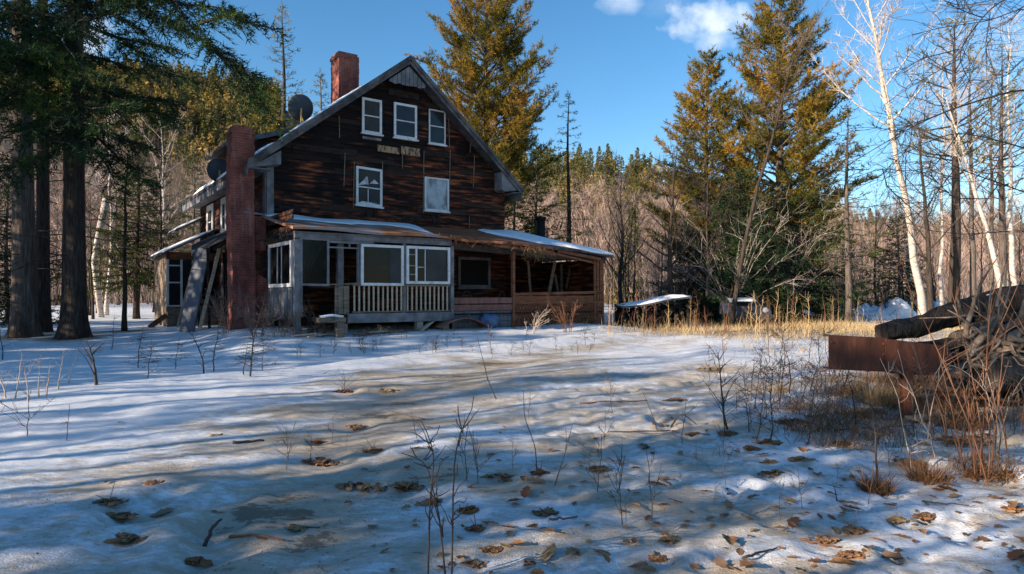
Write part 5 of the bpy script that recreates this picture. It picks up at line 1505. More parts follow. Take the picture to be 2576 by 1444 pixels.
tr_ = thing('root_mass', 'tangled grey root mass of an uprooted tree at the right edge', 'root mass', gp(6.9, 9.5)); o_ = np.array(tr_.location)
q = MB(); q.blob(W(2530, 872, 9.3) - o_, (.50, .5, .42), 5, .5, 40, 28, 2.6); q.blob(W(2600, 900, 9.6) - o_, (.8, .6, .7), 9, .4, 30, 20, 2.0)
q.build('root_ball', MT['bark_dark'], tr_, True)
rg = np.random.default_rng(15); q = MB()
for k in range(78):
    a0 = W(2530 + rg.normal(0, 35), 868 + rg.normal(0, 28), 8.85 + rg.uniform(-.1, .2)) - o_; dirv = unit(np.array([rg.normal(-.2, .8), -.25 * rg.random(), rg.normal(-.1, .7)])); ln = rg.uniform(.3, .95)
    kk = np.linspace(0, 1, 8); bend = rg.normal(0, .35, 3)
    q.tube(a0 + np.outer(kk * ln, dirv) + np.outer(kk * kk * ln, bend) + np.cumsum(rg.normal(0, .018, (8, 3)), 0), np.linspace(rg.uniform(.015, .055), .007, 8), 7)
for (a, m_, b_, r) in (((2420, 905), (2460, 860), (2510, 800), .07), ((2415, 930), (2450, 880), (2576, 830), .05), ((2430, 870), (2490, 905), (2590, 850), .06), ((2400, 890), (2470, 925), (2576, 905), .05)):
    q.tube(resample(np.array([W(*a, 8.8), W(*m_, 8.7), W(*b_, 8.9)]) - o_, np.linspace(0, 1, 9)), np.linspace(r * .6, r, 9), 8)
q.build('root', MT['wood_grain'], tr_, True)
q = rough_log([W(2478, 940, 8.75), W(2540, 938, 8.9), W(2660, 925, 9.2)], [.24, .25, .26], 8, amp=.2)
finish(q.build('cut_log', MT['bark_grey'], None, True), 'pale grey cut log lying under the root mass', 'log')
q = rough_log([W(2380, 905, 9.0), W(2500, 925, 9.2), W(2600, 940, 9.4)], [.10, .11, .12], 12)
finish(q.build('dark_log', MT['bark_dark'], None, True), 'dark thin log behind the rusty iron beam and the cut log', 'log')
q = MB(); a = G(2290, 1064); q.beam(a + [0, 0, .05], W(2432, 1040, a[1] + .5) + [0, 0, .0], .14, .045)
finish(q.build('fallen_plank', MT['pale_wood']), 'weathered plank lying at the foot of the rusty iron post', 'plank')

b0 = gp(4.85, 8.25); bm = thing('rusty_beam', 'rusty brown iron beam on an iron post beside the fallen log', 'iron beam', b0); o_ = np.array(b0)
def plate(pts, d0, d1, th=.012):
    n = len(pts); dd = np.linspace(d0, d1, n) if np.ndim(d0) == 0 else d0
    x0 = pts[0][0]; x1 = max(p[0] for p in pts)
    f = lambda p: d0 + (d1 - d0) * (p[0] - x0) / (x1 - x0 + 1e-6)
    a = np.array([W(p[0], p[1], f(p)) for p in pts]) - o_
    q = MB(); v = np.vstack([a, a + [0, th, 0]]); fan = [[0, i + 1, i] for i in range(1, n - 1)]; fan += [[n, n + i, n + i + 1] for i in range(1, n - 1)]
    q.add(v, f3=fan, f4=[[i, (i + 1) % n, (i + 1) % n + n, i + n] for i in range(n)]); return q, a


q, pa = plate([(2085, 843), (2232, 851), (2234, 932), (2085, 925)], 8.15, 8.35); q.build('web_plate', MT['rust'], bm)
q, pb = plate([(2228, 852), (2380, 870), (2392, 900), (2384, 946), (2300, 943), (2228, 938)], 8.32, 8.5); q.build('web_plate', MT['rust'], bm)
q = MB()
for (u, v) in ((pa[0], pa[1]), (pa[3], pa[2]), (pb[0], pb[1])):
    q.hexa([u + [0, .013, -.02], v + [0, .013, -.02], v + [0, .16, -.02], u + [0, .16, -.02], u + [0, .013, 0], v + [0, .013, 0], v + [0, .16, 0], u + [0, .16, 0]])
q.build('flange', MT['rust'], bm)
for (f, g_) in ((.04, .2), (.04, .8), (.93, .18), (.93, .5), (.93, .82)):
    u_ = pa[0] + (pa[1] - pa[0]) * f; l_ = pa[3] + (pa[2] - pa[3]) * f; c_ = u_ + (l_ - u_) * g_
    q = MB(); q.tube([c_ + [0, .002, 0], c_ + [0, -.016, 0]], [.018, .016], 6); q.build('bolt', MT['rust'], bm)
q = MB(); u_ = pb[2]; rg2 = np.random.default_rng(2)
for k in range(9):
    p_ = pb[1] + (pb[3] - pb[1]) * (k / 8); v_ = np.array([rg2.uniform(.02, .10), rg2.uniform(-.02, .03), rg2.uniform(-.04, .02)]); q.add([p_ + [-.03, .003, .03], p_ + [-.03, .003, -.03], p_ + v_, p_ + [-.03, .012, .03], p_ + [-.03, .012, -.03], p_ + v_ + [0, .006, 0]], f3=[[0, 1, 2], [3, 5, 4]], f4=[[0, 3, 4, 1], [1, 4, 5, 2], [2, 5, 3, 0]])
q.build('torn_end', MT['rust'], bm)
q = MB()
q = MB()
c = W(2285, 942, 8.36) - o_; zz = hz1(W(2285, 942, 8.36)[0], 8.36) - o_[2] - .1
q.box(c[0] - .055, c[0] + .055, c[1] - .02, c[1] - .005, zz, c[2] + .05); q.box(c[0] - .012, c[0] + .012, c[1] - .004, c[1] + .1, zz, c[2] + .03); q.box(c[0] - .055, c[0] + .055, c[1] + .101, c[1] + .115, zz, c[2] + .03)
q.build('post', MT['rust'], bm)

# ================================================================== stems, saplings, shrubs
def sapling_mesh(seed, h, r, nbr=10, spread=.35, up=.6, twl=.12, lean=.1, twn=4):
    rg = np.random.default_rng(seed); q = MB(); n = 10
    P = np.stack([lean * h * np.linspace(0, 1, n) ** 1.5, np.zeros(n), h * np.linspace(-.03, 1, n)], -1) + np.cumsum(rg.normal(0, .012 * h, (n, 3)), 0) * [1, 1, 0]
    q.tube(P, np.linspace(r, .002, n), 6, False)
    for i in range(nbr):
        f = rg.uniform(.15, .95); p = resample(P, np.array([f]))[0]; a = rg.uniform(0, 6.28); ln = h * spread * (1.1 - f) * rg.uniform(.6, 1.2)
        k = np.linspace(0, 1, 6); S = p + rot2(a)[None] * (ln * k)[:, None]; S[:, 2] += ln * (up * k + rg.normal(0, .2) * k * k); S += np.cumsum(rg.normal(0, .03 * ln, (6, 3)), 0) * (k > 0)[:, None]
        q.tube(S, np.linspace(r * .45, .0018, 6), 4, False)
        for j in range(twn):
            b_ = S[rg.integers(1, 6)]; dv = unit(unit(S[-1] - S[0]) + rg.normal(0, .6, 3)); q.tube([b_, b_ + dv * twl * .5 + rg.normal(0, .01, 3), b_ + dv * twl * rg.uniform(.7, 1.5)], [.0025, .002, .0012], 3, False)
    return q


def put(q, name, mat, label, cat, loc, rz=0.0, group=None, sc=1.0):
    o = q.build(name, MT[mat], None, True); o.location = loc; o.rotation_euler = (0, 0, rz); o.scale = (sc,) * 3
    return tag(o, label, cat, group)


def sap(px, py, ytop, label, seed, r=.009, mat='twig_dark', name='sapling', **k):
    g = G(px, py); h = (py - ytop) * g[1] / FX
    return put(sapling_mesh(seed, h, r, **k), name, mat, label, 'sapling', tuple(g))


def stem(pts, label, r=.006, mat='twig_dark', tw=(), name='dead_weed', depth=None):
    g = G(*pts[0]) if depth is None else W(*pts[0], depth); d = g[1]
    P = np.array([W(x, y, d) for x, y in pts]) - g; P[0, 2] -= .03
    n = 14; Q = resample(P, np.linspace(0, 1, n)); Q = np.vstack([Q[:1], (Q[:-2] + 2 * Q[1:-1] + Q[2:]) / 4, Q[-1:]])
    q = MB(); q.tube(Q, np.linspace(r, r * .35, n), 6, False)
    for (a, b_) in tw:
        P = np.array([W(*a, d), W(*b_, d - .15)]) - g; q.tube(resample(P, np.linspace(0, 1, 4)) + np.random.default_rng(int(a[0])).normal(0, .006, (4, 3)), [r * .6, r * .5, r * .4, r * .25], 4, False)
    return put(q, name, mat, label, 'stem', tuple(g))


# left side saplings in the shaded snow
sap(240, 968, 850, 'thick forked black sapling at the foot of the big flared pine', 201, .026, nbr=7, spread=.5, up=1.3, lean=-.2)
sap(346, 925, 818, 'young sapling with level twigs left of the house, behind the low bushy one', 202, .012, nbr=16, spread=.38, up=.05)
sap(372, 952, 862, 'low bushy sapling with fine level twigs right of the forked black one', 203, .009, nbr=22, spread=.5, up=.1)
sap(440, 928, 848, 'small arching sapling left of the two dark ones before the annex', 204, .009, nbr=12, spread=.55, up=.1)
sap(512, 940, 825, 'dark leaning sapling before the leaning door', 205, .017, nbr=10, spread=.45, up=.5, lean=-.35)
sap(536, 936, 795, 'dark twiggy sapling just right of the leaning one', 206, .014, nbr=20, spread=.4, up=.15)
sap(613, 942, 862, 'short black sapling just left of the tallest one before the brick chimney', 207, .012, nbr=10, spread=.5, up=.2)
sap(631, 946, 738, 'tallest black sapling before the brick chimney', 208, .018, nbr=26, spread=.3, up=.15)
sap(660, 935, 850, 'bushy low sapling with wide twigs right of the brick chimney foot', 209, .008, nbr=18, spread=.7, up=.2)
sap(282, 880, 790, 'thin straight stick sapling between the pine and the lone slim tree', 210, .010, nbr=4, spread=.2)
sap(8, 905, 800, 'thin dark sapling at the left edge beside the first pine trunk', 211, .012, nbr=4, spread=.2, lean=-.2)
for i, (x, y, yt, ln) in enumerate(((39, 1004, 876, .02), (70, 1010, 905, -.15), (98, 1000, 893, .05), (118, 995, 905, .12), (148, 980, 880, .1), (14, 1000, 920, -.3), (172, 965, 890, .25))):
    sap(x, y, yt, ['pale dry weed stalk at the left, tallest of its row', 'pale dry weed leaning left between taller stalks', 'pale dry weed with pinkish tip at the left', 'short pale dry weed beside the pinkish one', 'pale bent weed stalk right of the others', 'pale drooping weed at the very left edge', 'thin pale weed leaning right, last of its row'][i], 220 + i, .011, 'stalk_pale', 'dry_weed', nbr=4, spread=.22, up=1.2, lean=ln, twn=2)
sap(68, 1098, 985, 'thin three stemmed weed in the sunlit snow at the left', 230, .005, nbr=5, spread=.8, up=1.0, name='dry_weed')
sap(166, 1110, 1018, 'single thin straight stem in the snow at the left', 231, .004, nbr=1, spread=.1, name='dead_weed')

# middle and right
d0 = 3.75
for i, (pts, lb) in enumerate((([(1076, 1452), (1080, 1330), (1082, 1241), (1094, 1150), (1073, 1077), (1060, 1060)], 'dark forked stem at the bottom of the photo, first of three'),
                               ([(1122, 1452), (1104, 1290), (1086, 1220), (1075, 1160), (1010, 1140)], 'dark stem bending left at the bottom of the photo'),
                               ([(1136, 1452), (1139, 1300), (1140, 1214), (1146, 1132), (1166, 1060), (1194, 1032), (1192, 995)], 'tall dark stem curving right above the other two'))):
    rg = np.random.default_rng(240 + i); tw = []
    for k in range(12):
        f = rg.uniform(.25, .9); a = resample(np.array([[x, y, 0] for x, y in pts], float), np.array([f]))[0]; tw.append(((a[0], a[1]), (a[0] + rg.uniform(-55, 55), a[1] - rg.uniform(5, 75))))
    stem(pts, lb, .0072, tw=tw, depth=d0 + .06 * i)
stem([(1351, 1191), (1347, 1123), (1319, 1050), (1317, 982)], 'curved bare stem rising from a leaf clump in the middle', .006)
stem([(1392, 1223), (1424, 1132), (1440, 1068)], 'bare stem leaning right with a short side twig', .005, tw=[((1410, 1180), (1428, 1165)), ((1424, 1132), (1422, 1070))])
stem([(1251, 1005), (1228, 959), (1210, 886), (1196, 832)], 'long bare stem leaning left before the porch rail', .009, tw=[((1228, 959), (1222, 920))])
stem([(1237, 890), (1232, 850), (1228, 815)], 'short stem in the snow bank before the red boards', .012, 'twig_brown', tw=[((1230, 835), (1218, 822)), ((1230, 835), (1240, 818))])
stem([(1656, 1084), (1640, 1040), (1615, 982)], 'straight bare stem leaning left beside the black stick', .006)
stem([(1681, 1078), (1712, 1037), (1750, 1065), (1790, 1107)], 'black twig bent into an arch on the snow', .012)
stem([(865, 985), (868, 955), (862, 930)], 'small twiggy weed standing in a red leaf clump', .005, tw=[((866, 970), (840, 940)), ((866, 965), (893, 935)), ((864, 955), (850, 925)), ((868, 975), (905, 950)), ((866, 975), (835, 960))])
stem([(2107, 1262), (2100, 1225), (2096, 1222), (2078, 1218)], 'thin hooked stem in the snow left of the grass tuft', .005, tw=[((2098, 1224), (2125, 1228))])
sap(1832, 1080, 878, 'tall forked dark sapling left of the rusty beam', 251, .015, nbr=11, spread=.5, up=.9, lean=-.12)
sap(2206, 1206, 948, 'slim dark sapling rising from the square grass tuft', 252, .011, nbr=14, spread=.33, up=.25, lean=-.13)
sap(2030, 1120, 1000, 'small leaning sapling between the forked one and the grass tuft', 253, .008, nbr=4, spread=.3, lean=.3)
sap(2290, 1190, 900, 'long pale whip bent left in front of the rusty post', 254, .006, 'stalk_pale', nbr=3, spread=.2, lean=-.28)
sap(2350, 1150, 880, 'thin pale whip right of the rusty post', 255, .005, 'stalk_pale', nbr=4, spread=.25, lean=-.35)
for i, (x, y, yt, ln, mt) in enumerate(((1960, 1010, 880, .1, 'twig_dark'), (1990, 990, 850, -.1, 'twig_dark'), (2040, 985, 870, .15, 'twig_dark'), (2070, 1000, 830, -.05, 'twig_brown'), (1890, 1010, 900, .1, 'twig_brown'), (2120, 1040, 900, .2, 'twig_dark'), (2150, 1070, 920, -.2, 'twig_dark'), (2010, 1040, 930, .3, 'twig_brown'))):
    sap(x, y, yt, 'dark twiggy sapling in the brush left of the rusty beam', 260 + i, .010, mt, nbr=12, spread=.4, up=.5, lean=ln)['group'] = 'saplings left of the rusty beam'
t = thing('dead_shrub', 'cluster of rusty orange dry shoots before the root mass', 'shrub', tuple(G(2440, 1190))); rg = np.random.default_rng(6); q = MB(); c_ = MB()
for k in range(13):
    h = rg.uniform(.6, 1.6) if k > 3 else rg.uniform(1.6, 1.95); a = rg.normal(0, .16); b_ = rg.uniform(-.2, .2); kk = np.linspace(0, 1, 8)
    x0, y0 = rg.normal(0, .14), rg.normal(0, .16)
    P = np.stack([x0 + a * h * kk ** 1.3, y0 + b_ * h * kk, h * kk - .05], -1) + np.cumsum(rg.normal(0, .008, (8, 3)), 0); q.tube(P, np.linspace(.0075, .002, 8), 6, False)
    for j in range(7):
        p = P[rg.integers(3, 8)]; dv = unit([rg.normal(0, .5), rg.normal(0, .5), .8]); c_.tube([p, p + dv * rg.uniform(.1, .45)], [.004, .0015], 4, False)
q.build('stem', MT['stem_red'], t, True); c_.build('side_shoot', MT['stem_red'], t, True)


def shrub(px, py, ytop, seed, label, n=14, mat='twig_brown', spread=.55, r=.018, name='bare_shrub'):
    g = G(px, py); h = (py - ytop) * g[1] / FX; rg = np.random.default_rng(seed); q = MB(); c = MB(); t = thing(name, label, 'shrub', tuple(g))
    tp, td_, tl = [], [], []
    for i in range(n):
        a = rg.uniform(0, 6.28); hh = h * rg.uniform(.45, 1.05); out = h * spread * rg.uniform(.15, 1.0); k = np.linspace(0, 1, 9)
        P = rot2(a)[None] * (.12 + out * k ** 1.4)[:, None]; P[:, 2] = hh * (1.25 * k - .3 * k ** 3) - .1; P += np.cumsum(rg.normal(0, .02 * h / 3, (9, 3)), 0)
        q.tube(P, np.linspace(r * rg.uniform(.5, 1.1), .004, 9), 5, False)
        for j in range(7):
            f = rg.uniform(.3, 1); p = resample(P, np.array([f]))[0]; dv = unit(unit(P[-1] - P[0]) + rg.normal(0, .5, 3)); l = h * .22 * rg.uniform(.4, 1.2)
            S = p + np.outer(np.linspace(0, l, 4), dv) + np.cumsum(rg.normal(0, .03 * l, (4, 3)), 0); c.tube(S, np.linspace(.005, .002, 4), 3, False)
            m = 6; tp.append(resample(S, rg.uniform(.2, 1, m))); td_.append(unit(dv[None] + rg.normal(0, .6, (m, 3)))); tl.append(rg.uniform(.1, .4, m) * h / 3)
    tp = np.concatenate(tp); td_ = np.concatenate(td_); c.tris(tp, td_, unit(np.cross(td_, rg.normal(0, 1, tp.shape))) * .004, np.concatenate(tl))
    q.build('stem', MT[mat], t, True); c.build('twigs', MT[mat], t); return t


shrub(1800, 800, 470, 301, 'tall tangled bare shrub before the broad dark spruce', 30, 'twig_brown', .5, .024)
shrub(1900, 800, 480, 302, 'bare shrub with long pale arching shoots before the tallest pine', 30, 'twig_pale', .75, .017)
shrub(1720, 800, 520, 303, 'brown bare shrub under the dark upright tree', 20, 'twig_brown', .6)
shrub(2010, 800, 560, 304, 'bare shrub with drooping shoots right of the parked car', 18, 'twig_brown', .6)
shrub(1640, 790, 560, 305, 'fine twigged bare shrub behind the low snowy shelter', 20, 'twig_pink', .5, .012)
shrub(1470, 640, 430, 306, 'bare shrub rising behind the porch roof', 18, 'twig_brown', .5)
shrub(2110, 800, 600, 307, 'small bare shrub left of the snow heap', 14, 'twig_brown', .5)
shrub(2230, 800, 620, 308, 'bare shrub growing before the snow heap', 12, 'twig_dark', .4)
shrub(760, 846, 770, 315, 'low dark weedy bush in the gap under the porch floor', 14, 'twig_dark', 1.1, .007, 'dry_bush')
shrub(955, 842, 800, 316, 'low brown weedy bush under the railing', 12, 'twig_brown', 1.3, .006, 'dry_bush')
shrub(648, 846, 740, 317, 'dry bush against the foot of the brick chimney', 16, 'twig_brown', .6, .009, 'dry_bush')
shrub(700, 848, 745, 310, 'dry weedy bush at the corner post of the porch', 12, 'twig_brown', .7, .008, 'dry_bush')
shrub(800, 848, 745, 311, 'dry weedy bush under the end window of the porch', 14, 'twig_dark', .8, .008, 'dry_bush')
shrub(575, 838, 700, 312, 'dry bush before the dark opening left of the chimney', 12, 'twig_brown', .6, .008, 'dry_bush')
shrub(1430, 838, 745, 313, 'dry brown bush against the lattice panel', 14, 'stem_red', .6, .008, 'dry_bush')
shrub(1330, 838, 765, 314, 'arching dry weed against the left of the lattice panel', 9, 'stalk_pale', .8, .007, 'dry_bush')

# arching whips before the root mass, brush stems left of the iron beam
rg = np.random.default_rng(77)
for i in range(13):
    bx, by = rg.uniform(2290, 2570), rg.uniform(1090, 1190); hx = rg.uniform(40, 190); hy = rg.uniform(180, 330); sg = -1 if rg.random() < .75 else .6
    pts = [(bx, by), (bx + sg * hx * .12, by - hy * .35), (bx + sg * hx * .38, by - hy * .72), (bx + sg * hx * .72, by - hy * .95), (bx + sg * hx, by - hy * 1.02)]
    o = stem(pts, 'thin arching whip before the root mass and the rusty beam', rg.uniform(.004, .0075), ['stalk_pale', 'twig_brown', 'stem_red'][i % 3], name='arching_whip', tw=[(pts[2], (pts[2][0] + rg.uniform(-40, 40), pts[2][1] - rg.uniform(20, 70))), (pts[3], (pts[3][0] + rg.uniform(-50, 20), pts[3][1] - rg.uniform(0, 40)))])
    o['group'] = 'arching whips before the root mass'
bv_ = [put(sapling_mesh(360 + i, .75, .007, nbr=9, spread=.45, up=.7, twn=4, lean=rg.uniform(-.2, .2)), 'brush_stem', ['twig_dark', 'stem_red', 'twig_brown'][i % 3], 'short tangled brush stem in the undergrowth left of the rusty beam', 'brush stem', (0, 0, -60), 0, 'brush stems in the undergrowth') for i in range(6)]
for k in range(64):
    px = rg.uniform(1780, 2560); g = G(px, rg.uniform(900, 1120)); o = bv_[k % 6] if k < 6 else bv_[k % 6].copy()
    if k >= 6: C.objects.link(o)
    if px > 2230: o['label'] = 'short tangled brush stem in the undergrowth before the root mass'
    o.location = tuple(g); o.rotation_euler = (0, 0, rg.uniform(0, 6.28)); o.scale = (rg.uniform(.5, 1.3),) * 3
# more of the wood pile: boards and logs under and behind the big log
for i, (a_, b_, r0_, r1_, mt, lb) in enumerate((((2240, 880), (2440, 862), .08, .10, 'bark_dark', 'dark log in the shade directly under the big fallen log'), ((2300, 905), (2470, 895), .09, .10, 'wood_grain', 'grey barkless log low behind the rusty beam end'), ((2400, 850), (2590, 800), .09, .12, 'bark_grey', 'slanting grey log crossing the root mass'), ((2470, 1000), (2640, 985), .10, .12, 'bark_dark', 'dark log on the ground below the pale cut log'), ((2390, 960), (2500, 985), .07, .06, 'wood_grain', 'short grey branch log before the pale cut log'))):
    finish(rough_log([W(*a_, 9.15 + .05 * i), W((a_[0] + b_[0]) / 2, (a_[1] + b_[1]) / 2 + 3, 9.2 + .05 * i), W(*b_, 9.3 + .05 * i)], [r0_, (r0_ + r1_) / 2, r1_], 40 + i, amp=.22).build('pile_log', MT[mt], None, True), lb, 'log')
for i, (a_, b_, lb) in enumerate((((2375, 935), (2480, 900), 'grey board end sticking out beside the rusty beam'), ((2330, 985), (2560, 1010), 'long brown board lying in the undergrowth under the cut log'), ((2420, 1048), (2576, 1075), 'dark brown board flat in the leaves at the right edge'))):
    q = MB(); q.beam(W(*a_, 8.7), W(*b_, 8.9), .16, .035); finish(q.build('pile_board', MT[['old_wood', 'red_wood', 'dark_wood'][i]]), lb, 'board')

# stalks between the house and the parked car; weeds on the bank
rg = np.random.default_rng(21)
sv = [sapling_mesh(320 + i, 1.0, .011, nbr=3 + i, spread=.22, up=1.0, lean=rg.uniform(-.15, .2), twn=2) for i in range(5)]
sv = [put(q, 'dry_stalk', 'grass' if i % 2 else 'stem_red', 'tall dry ochre stalk between the house and the parked car', 'stalk', (0, 0, -60), 0, 'dry stalks at the edge of the grass') for i, q in enumerate(sv)]
for k in range(150):
    px = rg.uniform(1528, 1990) if k < 110 else rg.uniform(1990, 2330); py = rg.uniform(800, 850); g = G(px, py); s = rg.uniform(.4, 1.45)
    o = sv[k % 5] if k < 5 else sv[k % 5].copy()
    if k >= 5: C.objects.link(o)
    o.location = tuple(g); o.rotation_euler = (0, 0, rg.uniform(0, 6.28)); o.scale = (s,) * 3
    if px > 1990: o['label'] = 'tall dry ochre stalk before the snow heap'
wv_ = [put(sapling_mesh(340 + i, .34, .006, nbr=9, spread=.5, up=.6, twn=3), 'small_weed', 'twig_dark', 'small dark weed poking out of the shaded snow bank before the porch', 'weed', (0, 0, -60), 0, 'weeds on the snow bank') for i in range(4)]
for k in range(46):
    px = rg.uniform(735, 1500); g = G(px, rg.uniform(850, 902)); o = wv_[k % 4] if k < 4 else wv_[k % 4].copy()
    if k >= 4: C.objects.link(o)
    o.location = tuple(g); o.rotation_euler = (0, 0, rg.uniform(0, 6.28)); o.scale = (rg.uniform(.5, 1.15),) * 3

shrub(1845, 815, 545, 318, 'pale tangled brush before the low broad dark spruce', 26, 'twig_pale', .8, .014)
shrub(1965, 812, 560, 319, 'pale arching brush right of the parked car', 22, 'stalk_pale', .8, .012)
shrub(1690, 812, 600, 320, 'grey tangled brush between the shelter and the dark spruces', 22, 'twig_brown', .7, .014)
ts_ = [put(sapling_mesh(380 + i, .42, .0035, nbr=3 + i, spread=.35, up=.9, twn=2, lean=rg.uniform(-.3, .3)), 'thin_stem', ['twig_dark', 'twig_brown', 'stem_red'][i % 3], 'thin dark dry stem sticking out of the snow in the foreground', 'stem', (0, 0, -60), 0, 'thin stems in the snow') for i in range(5)]
for k in range(36):
    px = rg.uniform(700, 2520); g = G(px, rg.uniform(940, 1330)); o = ts_[k % 5] if k < 5 else ts_[k % 5].copy()
    if k >= 5: C.objects.link(o)
    o.location = tuple(g); o.rotation_euler = (0, 0, rg.uniform(0, 6.28)); o.scale = (rg.uniform(.35, 1.25),) * 3

# ================================================================== grass
def blades(q, x, y, z, rg, h0, h1, w, bend=.35):
    n = len(x); u = unit(np.stack([rg.normal(0, bend, n), rg.normal(0, bend, n), np.ones(n)], -1))
    q.tris(np.stack([x, y, z - .02], -1), u, unit(np.cross(u, rg.normal(0, 1, (n, 3)))) * (w / 2), rg.uniform(h0, h1, n))


rg = np.random.default_rng(31); q = MB(); N = 95000
x = rg.uniform(1, 26, N); y = rg.uniform(15, 36, N); fx_, fy_ = x - 10.0, y - 23.0
den = np.exp(-((fx_ / 6.2) ** 2 + (fy_ / 3.9) ** 2) ** 2) + .25 * sstep(.0, .3, fbm(x * .6, y * .6, 61, 3)) * (x > 5)
den *= .25 + .75 * sstep(-.12, .12, fbm(x * .9, y * 1.6, 63, 3))
k = rg.random(N) < den; x, y = x[k], y[k]; lg = fbm(x * .5, y * .5, 64, 3); blades(q, x, y, hz(x, y), rg, .08, .34, .014, .55)
k = rg.random(len(x)) < .11 * sstep(-.1, .35, lg); blades(q, x[k], y[k], hz(x[k], y[k]), rg, .25, .7, .012, .45)
tag(q.build('dry_grass', MT['grass']), 'golden dry grass field in the sun beyond the track', 'grass', kind='stuff')
q = MB(); N = 70000
x = rg.uniform(2.2, 10, N); y = rg.uniform(5.5, 14, N); u_ = x / y
den = sstep(.36, .50, u_) * sstep(6.6, 8.2, y) * (1 - sstep(12, 14, y)) * (.12 + .88 * sstep(-.12, .12, fbm(x * 1.1, y * 1.4, 65, 3))) + .5 * np.exp(-((x - 4.4) ** 2 + (y - 8.6) ** 2) / .6)
k = rg.random(N) < den; x, y = x[k], y[k]; blades(q, x, y, hz(x, y), rg, .05, .38, .008, .6)
tag(q.build('dry_undergrowth', MT['grass_red']), 'rusty brown dry undergrowth around the rusty beam and the log', 'undergrowth', kind='stuff')
q = MB(); N = 15000
x = rg.uniform(-6, 6, N); y = rg.uniform(14, 25, N); s_ = (x - P0[0]) * A[0] + (y - P0[1]) * A[1]; t_ = (x - P0[0]) * B[0] + (y - P0[1]) * B[1]
k = rg.random(N) < np.exp(-((t_ + 3.1) / .22) ** 2) * (s_ > .2) * (s_ < 11.5) * (.15 + .85 * sstep(5.5, 8, s_)); x, y = x[k], y[k]; blades(q, x, y, hz(x, y), rg, .1, .55, .012, .45)
tag(q.build('dry_weeds', MT['grass_red']), 'dry brown weeds along the foot of the porch', 'weeds', kind='stuff')


def tuft(px, py, r, h, label, mat='grass_red', n=260, seed=1, bend=.35):
    bend *= 1.35
    g = G(px, py); rg = np.random.default_rng(seed); q = MB(); a = rg.uniform(0, 6.28, n); rr_ = r * np.sqrt(rg.random(n))
    blades(q, rr_ * np.cos(a), rr_ * np.sin(a), np.zeros(n), rg, h * .25, h * 1.2, .008, bend)
    o = q.build('grass_tuft', MT[mat]); o.location = tuple(g); return tag(o, label, 'grass tuft')


tuft(2203, 1238, .12, .22, 'square brown grass tuft at the foot of the slim dark sapling', n=420, seed=2, bend=.45)
tuft(2335, 1208, .16, .30, 'brown leaning grass tuft right of the square one', n=360, seed=3, bend=.5)
tuft(2215, 1010, .30, .45, 'large tan drooping grass tuft under the rusty beam', 'grass', 500, 4, .7)
tuft(2150, 990, .25, .35, 'rusty grass tuft below the left end of the rusty beam', n=400, seed=5, bend=.6)
tuft(2480, 1190, .28, .28, 'rusty grass tuft around the orange dry shoots', n=500, seed=6, bend=.6)
tuft(1960, 985, .16, .2, 'tan grass tuft in the brush far left of the rusty beam', 'grass', 260, 7, .6)
tuft(2420, 1080, .3, .4, 'dark rusty grass tuft between the post and the cut log', n=450, seed=8, bend=.6)

# ================================================================== leaves, leaf heaps, sticks
def leaf_mesh(seed, L=.09):
    rg = np.random.default_rng(seed); n, m = 9, 5; X = np.zeros((n, m, 3)); c1, c2 = rg.uniform(-.4, .6), rg.uniform(.1, .8)
    for i in range(n):
        f = i / (n - 1); wd = L * .34 * math.sin(math.pi * min(1, f * .94 + .05)) ** .8 * (1 + .3 * math.sin(i * 2.4 + seed))
        for j in range(m):
            g = (j / (m - 1) - .5) * 2
            X[i, j] = ((f - .5) * L, g * wd, .012 + L * .28 * c1 * (f - .5) ** 2 * 2 + wd * .55 * c2 * g * g + rg.normal(0, .0015))
    q = MB(); q.grid(X); q.tube([X[0, 2], X[0, 2] + [-.02, 0, .004]], [.0014, .001], 4, False); return q


LM = ['leaf', 'leaf_red', 'leaf_tan', 'leaf_dark', 'leaf_dark', 'leaf']
LN = {'leaf': 'brown', 'leaf_red': 'reddish', 'leaf_tan': 'tan', 'leaf_dark': 'dark'}
rg = np.random.default_rng(41); proto = []
for i in range(12):
    mt = LM[i % 6]; proto.append((put(leaf_mesh(400 + i), 'fallen_leaf', mt, 'x', 'leaf', (0, 0, -60)), LN[mt]))
first = set()
for k in range(285):
    for _ in range(60):
        py = 935 + 515 * rg.random() ** .75; px = rg.uniform(250, 2590)
        p_ = .08 + .55 * sstep(650, 1300, px) + .5 * sstep(1700, 2300, px)
        if py < 1040: p_ *= .45 * (px > 900)
        if rg.random() < p_: break
    g = G(px, py); i = rg.integers(12); o, nm = proto[i]
    if i in first: o = o.copy(); C.objects.link(o)
    first.add(i)
    zone = 'in the left foreground' if px < 900 else ('in the middle of the foreground' if px < 1650 else 'in the right foreground')
    o['label'] = f'curled {nm} leaf lying loose on the snow {zone}'; o['group'] = 'fallen leaves on the snow'
    o.location = (g[0], g[1], g[2] + .004); o.rotation_euler = (rg.normal(0, .16), rg.normal(0, .16), rg.uniform(0, 6.28)); s = float(np.clip(math.exp(rg.normal(-.35, .45)), .28, 1.5)); o.scale = (s * rg.uniform(.9, 1.6), s, s)


